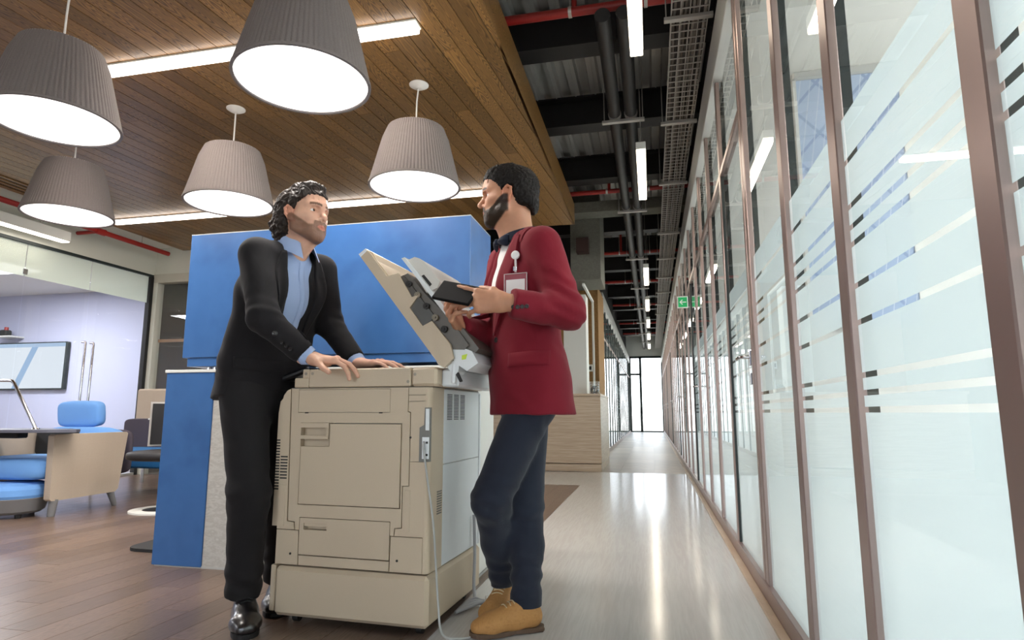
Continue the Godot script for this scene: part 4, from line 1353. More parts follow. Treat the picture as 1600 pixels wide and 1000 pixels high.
	for i in 18:
		put_local("slot_shade_bar", MB.new().span(Vector3(-0.635, 0.498 + i * 0.0112, -0.016), Vector3(xl - 0.004, 0.5038 + i * 0.0112, -0.0134)), dark, t)
	# side wall at the left, with more dark bars as slot shade
	put_local("left_side", MB.new().prism(poly([[xl, 0.222], [xl, 0.84], [xl + 0.01, 0.876], [xl + 0.04, 0.896], [xl + 0.07, 0.896], [xl + 0.07, 0.222]]), zb + 0.01, -0.022), beige, t)
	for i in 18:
		put_local("slot_shade_bar", MB.new().span(Vector3(xl - 0.0006, 0.5 + i * 0.0108, -0.12), Vector3(xl + 0.004, 0.5058 + i * 0.0108, -0.03)), dark, t)
	# right side sheet and rounded edge
	var edge := PackedVector2Array()
	edge.append(Vector2(0.0, -0.03))
	edge.append(Vector2(0.0135, -0.0012))
	for i in 7:
		var an := PI / 2 * i / 6
		edge.append(Vector2(0.016 + 0.02 * sin(an), -0.021 + 0.02 * cos(an)))
	edge.append(Vector2(0.036, -0.14))
	edge.append(Vector2(0.02, -0.14))
	var er := MB.new()
	er.xf = Transform3D(Basis(Vector3(1, 0, 0), Vector3(0, 0, 1), Vector3(0, -1, 0)), Vector3.ZERO)
	er.prism(edge, -0.896, -0.222)
	put_local("corner_cover", er, beige, t)
	put_local("side_cover", MB.new().span(Vector3(xr - 0.02, 0.602, zb), Vector3(xr + 0.001, 0.893, -0.13), 0.002), cool, t)  # lighter than the beige front: cool side light put into the colour
	put_local("side_cover", MB.new().span(Vector3(xr - 0.02, 0.222, zb), Vector3(xr + 0.001, 0.5995, -0.13), 0.002), cool, t)
	put_local("side_flange", MB.new().span(Vector3(xr, 0.222, zb), Vector3(xr + 0.006, 0.885, zb + 0.02), 0.002), cool, t)
	for c in 3:  # side vents: shade inside the slots is laid on as dark bars
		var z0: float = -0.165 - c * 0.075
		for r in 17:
			put_local("side_slot_shade_bar", MB.new().span(Vector3(xr - 0.002, 0.772 + r * 0.0062, z0 - 0.055), Vector3(xr + 0.0018, 0.7752 + r * 0.0062, z0)), dark, t)
	for r in 10:  # lower side slots, their shade put into grey bars
		put_local("side_slot_shade_bar", MB.new().span(Vector3(xr - 0.002, 0.42 + r * 0.009, -0.12), Vector3(xr + 0.0018, 0.4242 + r * 0.009, -0.075)), grey, t)
	# port recess with sockets and the grey data cable
	var pr := put_local("port_recess", MB.new().prism(poly([[-0.008, 0.62], [0.0345, 0.62], [0.0345, 0.82], [0.012, 0.82], [0.01, 0.755], [-0.008, 0.745]]), -0.02, 0.0003), mat(rgb(120, 118, 112), 0.5), t)
	put_local("socket_plate", MB.new().span(Vector3(0.004, 0.63, -0.01), Vector3(0.032, 0.71, 0.0022), 0.001), cool, pr)
	for q in [[0.012, 0.69], [0.012, 0.665], [0.024, 0.69], [0.024, 0.645]]:
		put_local("socket", MB.new().span(Vector3(q[0] - 0.004, q[1] - 0.004, 0.0), Vector3(q[0] + 0.004, q[1] + 0.004, 0.003)), dark, pr)
	put_local("recess_insert", MB.new().span(Vector3(0.016, 0.735, -0.01), Vector3(0.031, 0.815, 0.0016), 0.001), cool, pr)
	# base cabinet on casters
	put_local("base_cabinet", MB.new().span(Vector3(xl + 0.012, 0.034, zb - 0.01), Vector3(xr + 0.004, 0.214, 0.006), 0.014), beige, t)
	put_local("base_side_strip", MB.new().span(Vector3(xl - 0.012, 0.045, zb + 0.02), Vector3(xl + 0.01, 0.216, -0.004), 0.004), beige, t)
	put_local("base_spacer", MB.new().span(Vector3(xl + 0.04, 0.212, zb + 0.01), Vector3(xr - 0.02, 0.2245, -0.04)), chassis, t)
	put_local("under_frame", MB.new().span(Vector3(xl + 0.16, 0.02, zb + 0.03), Vector3(xr - 0.03, 0.036, -0.05)), chassis, t)
	for q in [[xl + 0.08, -0.06], [xr - 0.05, -0.06], [xl + 0.08, zb + 0.07], [xr - 0.05, zb + 0.07]]:
		var cs := MB.new()
		cs.xf = Transform3D(Basis(Vector3.BACK, PI / 2), Vector3(q[0], 0.018, q[1]))
		cs.lathe([[0.0, -0.012], [0.018, -0.012], [0.018, 0.012], [0.0, 0.012]], 16)
		put_local("caster", cs, dark, t)
	# scanner unit
	put_local("scanner_spacer", MB.new().span(Vector3(xl + 0.06, 0.893, zb + 0.01), Vector3(xr - 0.01, 0.902, -0.034)), chassis, t)
	put_local("scanner_body", MB.new().span(Vector3(-0.49, 0.8995, zb), Vector3(-0.048, 0.972, 0.004), 0.004), beige, t)
	put_local("scanner_right", MB.new().span(Vector3(-0.0465, 0.8995, zb), Vector3(xr + 0.022, 0.972, 0.004), 0.01), beige, t)
	put_local("scanner_left", MB.new().span(Vector3(-0.557, 0.8995, zb), Vector3(-0.491, 0.938, 0.003), 0.004), beige, t)
	put_local("scanner_left_upper", MB.new().span(Vector3(-0.52, 0.936, -0.3), Vector3(-0.49, 0.972, 0.003), 0.003), beige, t)
	put_local("glass_frame", MB.new().span(Vector3(-0.47, 0.971, zb + 0.03), Vector3(-0.03, 0.9735, -0.03)), cool, t)
	put_local("platen_glass", MB.new().span(Vector3(-0.43, 0.973, zb + 0.07), Vector3(-0.07, 0.975, -0.08)), mat(rgb(38, 44, 50), 0.05), t)
	for q in [[-0.505, 0.955], [-0.475, 0.955], [-0.058, 0.918], [-0.03, 0.945]]:
		var s2 := MB.new()
		s2.xf = Transform3D(Basis(Vector3.RIGHT, PI / 2), Vector3(q[0], q[1], 0.004))
		s2.lathe([[0.006, -0.001], [0.006, 0.0008], [0.0, 0.0012]], 14)
		put_local("screw", s2, mat(rgb(150, 140, 126), 0.4), t)
	# operating panel at the left, tilted, black
	var op := MB.new()
	op.xf = Transform3D(Basis(Vector3.BACK, 0.3), Vector3(-0.6, 0.955, -0.22))
	op.box(Vector3.ZERO, Vector3(0.16, 0.025, 0.36), 0.008)
	put_local("control_panel", op, mat(rgb(20, 20, 22), 0.35), t)
	put_local("panel_arm", MB.new().span(Vector3(-0.56, 0.9, -0.34), Vector3(-0.49, 0.95, -0.1), 0.01), dark, t)
	# lid: side plate, slab, feeder works and cover, hinge
	var lid := put_local("lid", MB.new().prism(poly([[-0.29, 1.432], [-0.26, 1.454], [-0.235, 1.44], [-0.215, 1.405], [0.118, 1.012], [0.105, 0.985], [0.087, 0.972], [0.062, 0.981], [0.052, 0.998]]), -0.53, -0.012), beige, t)
	put_local("side_plate", MB.new().prism(poly([[-0.29, 1.432], [-0.26, 1.454], [-0.24, 1.435], [-0.164, 1.336], [-0.114, 1.345], [-0.053, 1.246], [-0.024, 1.254], [-0.061, 1.204], [-0.005, 1.13], [0.033, 1.149], [0.11, 1.055], [0.123, 1.005], [0.087, 0.968], [0.062, 0.981], [0.052, 0.998]]), -0.014, 0.0), beige, lid)
	put_local("far_plate", MB.new().prism(poly([[-0.26, 1.454], [-0.24, 1.455], [-0.1, 1.39], [0.12, 1.06], [0.123, 1.005], [0.05, 1.0]]), -0.53, -0.515), beige, lid)
	put_local("tip_grip", MB.new().prism(poly([[-0.291, 1.434], [-0.261, 1.456], [-0.252, 1.449], [-0.282, 1.422]]), -0.4, 0.001), cool, lid)
	put_local("feeder_works", MB.new().prism(poly([[-0.114, 1.333], [-0.081, 1.346], [-0.001, 1.256], [0.109, 1.149], [0.147, 1.095], [0.178, 1.053], [0.16, 1.036], [0.08, 1.04], [-0.04, 1.18]]), -0.5, -0.016), grey, lid)
	put_local("gear_cover", MB.new().prism(poly([[-0.112, 1.33], [-0.095, 1.338], [-0.03, 1.258], [-0.053, 1.244]]), -0.016, -0.008), mat(rgb(66, 58, 50), 0.4), lid)
	put_local("roller_cover", MB.new().prism(poly([[-0.058, 1.202], [-0.026, 1.25], [0.04, 1.17], [0.028, 1.152], [-0.005, 1.132]]), -0.02, -0.006), mat(rgb(54, 50, 40), 0.35), lid)
	for i in 5:
		var g := MB.new()
		var c := Vector3(-0.07 + i * 0.038, 1.3 - i * 0.046, -0.006)
		g.xf = Transform3D(Basis(Vector3.RIGHT, PI / 2), c)
		g.lathe([[0.0, -0.008], [0.013, -0.008], [0.013, 0.004], [0.005, 0.004], [0.004, 0.008], [0.0, 0.008]], 14)
		put_local("gear", g, mat(rgb(128, 118, 100), 0.5) if i % 2 else dark, lid)
	put_local("feeder_rail", MB.new().prism(poly([[-0.1, 1.403], [-0.086, 1.407], [0.117, 1.163], [0.106, 1.149]]), -0.45, 0.004), cool, lid)
	put_local("feeder_cover", MB.new().prism(poly([[-0.084, 1.396], [-0.05, 1.409], [-0.03, 1.402], [-0.01, 1.386], [0.01, 1.366], [0.059, 1.304], [0.05, 1.28], [0.003, 1.262]]), -0.44, -0.01), mat(rgb(204, 200, 192), 0.45), lid)
	put_local("cover_slot", MB.new().prism(poly([[-0.018, 1.33], [-0.008, 1.335], [0.026, 1.295], [0.018, 1.286]]), -0.03, -0.0085), dark, lid)
	put_local("document_tray", MB.new().prism(poly([[0.1, 1.15], [0.118, 1.158], [0.215, 1.04], [0.2, 1.025], [0.16, 1.04]]), -0.46, -0.03), grey, lid)
	put_local("rear_block", MB.new().prism(poly([[0.1, 1.05], [0.15, 1.045], [0.19, 1.03], [0.215, 0.985], [0.17, 0.955], [0.12, 0.99]]), -0.42, -0.02), cool, lid)
	put_local("sticker", MB.new().prism(poly([[0.15, 1.015], [0.172, 1.02], [0.166, 1.0], [0.15, 0.998]]), -0.021, -0.0185), mat(rgb(200, 224, 70), 0.6), lid)
	var hb := put_local("hinge", MB.new().prism(poly([[0.085, 0.99], [0.14, 1.0], [0.135, 0.955], [0.12, 0.94], [0.095, 0.965]]), -0.1, -0.024), cool, t)
	put_local("hinge_pin", MB.new().tube([Vector3(0.115, 0.985, -0.03), Vector3(0.115, 0.91, -0.026)], 0.008, 10), cool, hb)
	put_local("hinge_arm", MB.new().prism(poly([[0.12, 0.95], [0.13, 0.955], [0.148, 0.918], [0.14, 0.915]]), -0.04, -0.026), dark, hb)
	put_local("rear_scanner", MB.new().span(Vector3(xr + 0.02, 0.9, zb), Vector3(xr + 0.09, 0.965, -0.05), 0.006), cool, t)
	# cables: a top-level thing, they can be lifted away
	var cb := thing("data_cable", "thin grey cable hanging from the copier's socket down to the floor", "cable", Vector3(-0.82, 0, -2.2))
	var P := func(x: float, y: float, z: float) -> Vector3: return t.transform * Vector3(x, y, z)
	put("cable", MB.new().tube(smooth_path([P.call(0.014, 0.69, 0.004), P.call(0.016, 0.67, 0.014), P.call(0.03, 0.56, 0.006), P.call(0.05, 0.4, -0.01), P.call(0.06, 0.24, -0.02), P.call(0.075, 0.12, -0.01), P.call(0.1, 0.03, 0.01), P.call(0.15, 0.006, -0.03), P.call(0.22, 0.006, -0.1), P.call(0.27, 0.006, -0.2)], 6), 0.004, 8), mat(rgb(176, 176, 172), 0.5), cb)
	var pc := thing("power_cable_bundle", "bundle of grey cables tied together on the floor behind the copier", "cable", Vector3(-0.76, 0, -2.6))
	var wire := mat(rgb(168, 168, 170), 0.5)
	put("riser", MB.new().tube(smooth_path([P.call(0.05, 0.36, -0.47), P.call(0.055, 0.2, -0.47), P.call(0.06, 0.06, -0.45), P.call(0.1, 0.02, -0.4), P.call(0.2, 0.012, -0.42)], 6), 0.007, 8), wire, pc)
	for i in 4:
		var dz := i * 0.016
		put("loop", MB.new().tube(smooth_path([P.call(0.04, 0.012, -0.28 - dz), P.call(0.08, 0.02 + 0.006 * i, -0.34 - dz), P.call(0.12, 0.022, -0.4 - dz * 0.3), P.call(0.2, 0.014, -0.42 - dz), P.call(0.28, 0.01, -0.5 - dz * 2)], 5), 0.007, 8), wire, pc)
	var tie := MB.new()
	tie.xf = Transform3D(t.basis * Basis(Vector3.UP, 0.3), P.call(0.13, 0.02, -0.405))
	tie.box(Vector3.ZERO, Vector3(0.012, 0.042, 0.08), 0.006)
	put("cable_tie", tie, M.white_paint, pc)

func pierced(p: PackedVector2Array, cuts: Array) -> Array:
	# the outline less some cut-outs; it is split at each cut-out so that no piece has a hole
	var out := [p]
	for c in cuts:
		var q := poly(c)
		var mid := 0.0
		for k in q:
			mid += k.x / q.size()
		var next := []
		for piece in out:
			for half in [[-5.0, mid], [mid, 5.0]]:
				for side in Geometry2D.intersect_polygons(piece, poly([[half[0], -5], [half[1], -5], [half[1], 5], [half[0], 5]])):
					for rest in Geometry2D.clip_polygons(side, q):
						next.append(rest)
		out = next
	return out

func smooth_path(pts: Array, sub: int) -> Array:
	var out := []
	for i in pts.size() - 1:
		var p0: Vector3 = pts[maxi(i - 1, 0)]
		var p1: Vector3 = pts[i]
		var p2: Vector3 = pts[i + 1]
		var p3: Vector3 = pts[mini(i + 2, pts.size() - 1)]
		for k in sub:
			out.append(p1.cubic_interpolate(p2, p0, p3, float(k) / sub))
	out.append(pts[-1])
	return out

# ------------------------------------------------------------------ blended solids, meshed as surface nets
class SDF:
	var A := PackedVector3Array()
	var BA := PackedVector3Array()
	var inv := PackedFloat32Array()
	var ra := PackedFloat32Array()
	var rb := PackedFloat32Array()
	var S := PackedVector3Array()
	var ka := PackedFloat32Array()
	var kb := PackedFloat32Array()
	var sm := PackedFloat32Array()
	var mode := PackedInt32Array()

	func cap(a: Vector3, b: Vector3, r0: float, r1: float, k := 0.02, side := Vector3.ZERO, k0 := 1.0, k1 := 1.0, md := 0) -> void:
		# a tapered rod from a to b; across side it is k times as wide as it is deep
		A.append(a)
		BA.append(b - a)
		inv.append(1.0 / maxf((b - a).length_squared(), 1e-12))
		ra.append(r0)
		rb.append(r1)
		S.append(side.normalized() if side != Vector3.ZERO else Vector3.ZERO)
		ka.append(k0)
		kb.append(k1)
		sm.append(k)
		mode.append(md)

	func ball(c: Vector3, r: float, k := 0.02, md := 0) -> void:
		cap(c, c + Vector3(0, 1e-5, 0), r, r, k, Vector3.ZERO, 1, 1, md)

	func cut(c: Vector3, n: Vector3, r: float) -> void:
		# cuts away the half ball beyond the plane through c
		cap(c, c, r, r, 0.0, n, 1, 1, 2)

	func one(i: int, p: Vector3) -> float:
		var pa := p - A[i]
		if mode[i] == 2:
			return maxf(-S[i].dot(pa), pa.length() - ra[i])
		var t := clampf(pa.dot(BA[i]) * inv[i], 0.0, 1.0)
		var q := pa - BA[i] * t
		var s := S[i]
		if s != Vector3.ZERO:
			q -= s * (q.dot(s) * (1.0 - 1.0 / lerpf(ka[i], kb[i], t)))
		return q.length() - lerpf(ra[i], rb[i], t)

	func some(p: Vector3, which: PackedInt32Array) -> float:
		var d := 1e3
		for i in which:
			var e := one(i, p)
			var k := sm[i]
			if mode[i] == 0:
				if k > 0.0:
					var h := maxf(k - absf(d - e), 0.0) / k
					d = minf(d, e) - h * h * k * 0.25
				else:
					d = minf(d, e)
			elif mode[i] == 1:
				if k > 0.0:
					var h2 := maxf(k - absf(d + e), 0.0) / k
					d = maxf(d, -e) + h2 * h2 * k * 0.25
				else:
					d = maxf(d, -e)
			else:
				d = maxf(d, -e)
		return d

	func all() -> PackedInt32Array:
		return PackedInt32Array(range(A.size()))

	func at(p: Vector3) -> float:
		return some(p, all())

	func box() -> AABB:
		var lo := Vector3.INF
		var hi := -Vector3.INF
		for i in A.size():
			if mode[i] != 0:
				continue
			var r := maxf(ra[i], rb[i]) * maxf(1.0, maxf(ka[i], kb[i])) + sm[i] * 0.3
			for p in [A[i], A[i] + BA[i]]:
				lo = lo.min(p - Vector3.ONE * r)
				hi = hi.max(p + Vector3.ONE * r)
		return AABB(lo, hi - lo)

	func hit(from: Vector3, dir: Vector3) -> Vector3:
		# walks from a point outside to the surface
		var p := from
		var w := all()
		for i in 40:
			var d := some(p, w)
			p += dir * d * 0.8
			if absf(d) < 0.0004:
				break
		return p

	func mesh_into(mb: MB, cell: float, shift = null, paint = null) -> void:
		var bb := box()
		var lo := bb.position - Vector3.ONE * cell * 2.0
		var BL := 6
		var nb := Vector3i(((bb.size / cell) + Vector3.ONE * 5.0) / BL) + Vector3i.ONE
		var nx := nb.x * BL + 1
		var ny := nb.y * BL + 1
		var nz := nb.z * BL + 1
		var val := PackedFloat32Array()
		val.resize(nx * ny * nz)
		val.fill(1.0)
		var half := cell * BL * 0.5
		var reach := half * 1.7321 + cell * 1.5
		var everything := all()
		var wide := 1.0
		for i in A.size():
			if mode[i] == 0:
				wide = maxf(wide, maxf(ka[i], kb[i]))
		var active: Array[Vector3i] = []
		for bz in nb.z:
			for by in nb.y:
				for bx in nb.x:
					var c := lo + Vector3(bx * BL, by * BL, bz * BL) * cell + Vector3.ONE * half
					var best := 1e3
					var ds := PackedFloat32Array()
					for i in everything:
						var e := one(i, c)
						ds.append(e)
						if mode[i] == 0:
							best = minf(best, e)
					if best > reach:
						continue
					var which := PackedInt32Array()
					for i in everything:
						if mode[i] == 0:
							if ds[i] < best + reach * 2.0 + sm[i]:
								which.append(i)
						elif ds[i] < reach + sm[i]:
							which.append(i)
					var dc := some(c, which)
					if absf(dc) * 1.0 > reach:
						if dc < 0.0:
							for z in BL:
								for y in BL:
									var row := ((bz * BL + z) * ny + by * BL + y) * nx + bx * BL
									for x in BL:
										val[row + x] = -1.0
						continue
					active.append(Vector3i(bx, by, bz))
					for z in BL:
						for y in BL:
							var row2 := ((bz * BL + z) * ny + by * BL + y) * nx + bx * BL
							var p := lo + Vector3(bx * BL, by * BL + y, bz * BL + z) * cell
							for x in BL:
								val[row2 + x] = some(p, which)
								p.x += cell
		var cellv := PackedInt32Array()
		cellv.resize(val.size())
		cellv.fill(-1)
		var base := mb.v.size()
		var pts := PackedVector3Array()
		var sxy := nx * ny
		var off := [0, 1, nx, nx + 1, sxy, sxy + 1, sxy + nx, sxy + nx + 1]
		var ed := [[0, 1], [2, 3], [4, 5], [6, 7], [0, 2], [1, 3], [4, 6], [5, 7], [0, 4], [1, 5], [2, 6], [3, 7]]
		var cells := PackedInt32Array()
		for b in active:
			for z in range(b.z * BL, mini(b.z * BL + BL, nz - 1)):
				for y in range(b.y * BL, mini(b.y * BL + BL, ny - 1)):
					for x in range(b.x * BL, mini(b.x * BL + BL, nx - 1)):
						var id := z * sxy + y * nx + x
						var v0 := val[id]
						var v1 := val[id + 1]
						var v2 := val[id + nx]
						var v3 := val[id + nx + 1]
						var v4 := val[id + sxy]
						var v5 := val[id + sxy + 1]
						var v6 := val[id + sxy + nx]
						var v7 := val[id + sxy + nx + 1]
						var m := int(v0 < 0) + int(v1 < 0) + int(v2 < 0) + int(v3 < 0) + int(v4 < 0) + int(v5 < 0) + int(v6 < 0) + int(v7 < 0)
						if m == 0 or m == 8:
							continue
						var vs := [v0, v1, v2, v3, v4, v5, v6, v7]
						var sum := Vector3.ZERO
						var n := 0
						for e in ed:
							var a: float = vs[e[0]]
							var c2: float = vs[e[1]]
							if (a < 0.0) != (c2 < 0.0):
								var t := a / (a - c2)
								var q0 := Vector3(e[0] & 1, (e[0] >> 1) & 1, e[0] >> 2)
								var q1 := Vector3(e[1] & 1, (e[1] >> 1) & 1, e[1] >> 2)
								sum += q0.lerp(q1, t)
								n += 1
						cellv[id] = pts.size()
						cells.append(id)
						pts.append(lo + (Vector3(x, y, z) + sum / n) * cell)
		var idx := PackedInt32Array()
		var step := [1, nx, sxy]
		for id in cells:
			var inside := val[id] < 0.0
			for ax in 3:
				if (val[id + step[ax]] < 0.0) == inside:
					continue
				var u: int = step[(ax + 1) % 3]
				var w: int = step[(ax + 2) % 3]
				if id - u - w < 0:
					continue
				var c0 := cellv[id]
				var c1 := cellv[id - u]
				var c2 := cellv[id - u - w]
				var c3 := cellv[id - w]
				if c0 < 0 or c1 < 0 or c2 < 0 or c3 < 0:
					continue
				if inside:
					idx.append_array(PackedInt32Array([c0, c2, c1, c0, c3, c2]))
				else:
					idx.append_array(PackedInt32Array([c0, c1, c2, c0, c2, c3]))
		# one smoothing pass evens out the net
		for pass_ in 1:
			var acc := PackedVector3Array()
			acc.resize(pts.size())
			var cnt := PackedFloat32Array()
			cnt.resize(pts.size())
			for k in range(0, idx.size(), 3):
				var a := idx[k]
				var b2 := idx[k + 1]
				var c := idx[k + 2]
				acc[a] += pts[b2] + pts[c]
				acc[b2] += pts[a] + pts[c]
				acc[c] += pts[a] + pts[b2]
				cnt[a] += 2
				cnt[b2] += 2
				cnt[c] += 2
			for k in pts.size():
				if cnt[k] > 0:
					pts[k] = pts[k].lerp(acc[k] / cnt[k], 0.35)
		var nor := normals(pts, idx)
		if shift != null:
			for k in pts.size():
				pts[k] += nor[k] * shift.call(pts[k], nor[k])
			nor = normals(pts, idx)
		for k in pts.size():
			mb.v.append(pts[k])
			mb.n.append(nor[k])
			if paint != null:
				mb.col.append(paint.call(pts[k], nor[k]))
		for k in idx:
			mb.ix.append(base + k)

	static func normals(pts: PackedVector3Array, idx: PackedInt32Array) -> PackedVector3Array:
		var nor := PackedVector3Array()
		nor.resize(pts.size())
		for k in range(0, idx.size(), 3):
			var a := idx[k]
			var b := idx[k + 1]
			var c := idx[k + 2]
			# triangles run clockwise seen from outside
			var f := (pts[c] - pts[a]).cross(pts[b] - pts[a])
			nor[a] += f
			nor[b] += f
			nor[c] += f
		for k in nor.size():
			nor[k] = nor[k].normalized()
		return nor


var wrinkle := FastNoiseLite.new()
var fine := FastNoiseLite.new()

func folds(list: Array) -> Callable:
	# cloth creases: [centre, axis along which they repeat, spread, depth, creases per metre]
	return func(p: Vector3, _n: Vector3) -> float:
		var d := wrinkle.get_noise_3dv(p * 60.0) * 0.0016
		for f in list:
			var o: Vector3 = p - f[0]
			var e: float = o.length_squared() / (f[2] * f[2])
			if e < 5.0:
				d += f[3] * exp(-e) * sin(o.dot(f[1]) * f[4] + wrinkle.get_noise_3dv(p * 45.0) * 4.0)
		return d

func strip(s: SDF, edge_a: Array, edge_b: Array, dir: Vector3, thick := 0.005, nu := 14, nv := 5) -> MB:
	# a band of cloth laid on a body between two edges, with turned-in rims
	var pa := smooth_path(edge_a, 6)
	var pb := smooth_path(edge_b, 6)
	var pick := func(l: Array, t: float) -> Vector3:
		var x := t * (l.size() - 1)
		var i := mini(int(x), l.size() - 2)
		return l[i].lerp(l[i + 1], x - i)
	var rows := []
	for j in range(-1, nv + 2):
		var v := clampf(float(j) / nv, 0, 1)
		var row := []
		for i in range(-1, nu + 2):
			var u := clampf(float(i) / nu, 0, 1)
			var p: Vector3 = pick.call(pa, u).lerp(pick.call(pb, u), v)
			var q := s.hit(p - dir * 0.12, dir)
			var rim := j < 0 or j > nv or i < 0 or i > nu
			row.append(q - dir * (-0.004 if rim else thick))
		rows.append(row)
	var nr := rows.size()
	var nc: int = rows[0].size()
	var m := MB.new()
	m.sheet(nc - 1, nr - 1, func(u, v): return rows[roundi(v * (nr - 1))][roundi(u * (nc - 1))])
	# face outwards
	if m.n[int(m.n.size() / 2.0)].dot(dir) > 0.0:
		for i in m.n.size():
			m.n[i] = -m.n[i]
		for k in range(0, m.ix.size(), 3):
			var t := m.ix[k + 1]
			m.ix[k + 1] = m.ix[k + 2]
			m.ix[k + 2] = t
	return m

func disc_on(s: SDF, p: Vector3, dir: Vector3, r: float, h := 0.004) -> MB:
	var q := s.hit(p - dir * 0.1, dir)
	var m := MB.new()
	var y := -dir
	var x := y.cross(Vector3.UP).normalized()
	m.xf = Transform3D(Basis(x, y, x.cross(y)), q)
	m.lathe([[r, -0.002], [r, h * 0.7], [r * 0.8, h], [r * 0.5, h * 0.75], [0.0, h * 0.75]], 14)
	return m

# ---- hand: wrist, direction of the fingers, direction of the back of the hand; thumb_side is +1 when the thumb lies towards dir x back
func hand(s: SDF, wrist: Vector3, dir: Vector3, back: Vector3, thumb_side: float, curl: Array, spread: float, thumb_dir: Vector3, sc := 1.0) -> void:
	var x := dir.normalized()
	var y := (back - x * back.dot(x)).normalized()
	var z := x.cross(y) * thumb_side
	var L := func(a: float, b: float, c: float) -> Vector3: return wrist + (x * a + y * b + z * c) * sc
	var kn := [[0.094, 0.003, 0.029], [0.098, 0.006, 0.009], [0.093, 0.004, -0.012], [0.083, 0.0, -0.031]]
	var ln := [[0.043, 0.026, 0.021], [0.047, 0.03, 0.022], [0.043, 0.028, 0.021], [0.034, 0.021, 0.019]]
	var rd := [0.0092, 0.0095, 0.009, 0.0079]
	s.cap(L.call(-0.025, -0.002, 0.0), L.call(0.01, 0, 0), 0.026 * sc, 0.023 * sc, 0.012, z, 1.15, 1.25)
	for f in 4:
		s.cap(L.call(0.008, -0.002, kn[f][2] * 0.55), L.call(kn[f][0], kn[f][1] - 0.004, kn[f][2]), 0.0175 * sc, 0.0122 * sc, 0.012)
	s.cap(L.call(0.03, -0.012, 0.014), L.call(0.07, -0.012, 0.012), 0.014 * sc, 0.012 * sc, 0.012)
	for f in 4:
		var p: Vector3 = L.call(kn[f][0], kn[f][1], kn[f][2])
		s.ball(p + y * 0.002 * sc, 0.0112 * sc, 0.008)
		var a := 0.0
		var sp: float = spread * (1.5 - f) * 0.12
		var c: Array = curl[f]
		for q in 3:
			a += c[q]
			var d := ((x * cos(sp) + z * sin(sp)) * cos(a) - y * sin(a)).normalized()
			var e: Vector3 = p + d * ln[f][q] * sc
			var r0: float = rd[f] * (1.0 - 0.06 * q) * sc
			s.cap(p, e, r0, r0 * 0.93, 0.004)
			p = e
	var t0: Vector3 = L.call(0.018, -0.006, 0.02)
	var t1: Vector3 = L.call(0.045, -0.012, 0.043)
	var td := (x * thumb_dir.x + y * thumb_dir.y + z * thumb_dir.z).normalized()
	var t2 := t1 + td * 0.034 * sc
	var t3 := t2 + (td + x * 0.25).normalized() * 0.027 * sc
	s.cap(t0, t1, 0.017 * sc, 0.0125 * sc, 0.014)
	s.cap(t1, t2, 0.0118 * sc, 0.0105 * sc, 0.006)
	s.cap(t2, t3, 0.0105 * sc, 0.0088 * sc, 0.004)

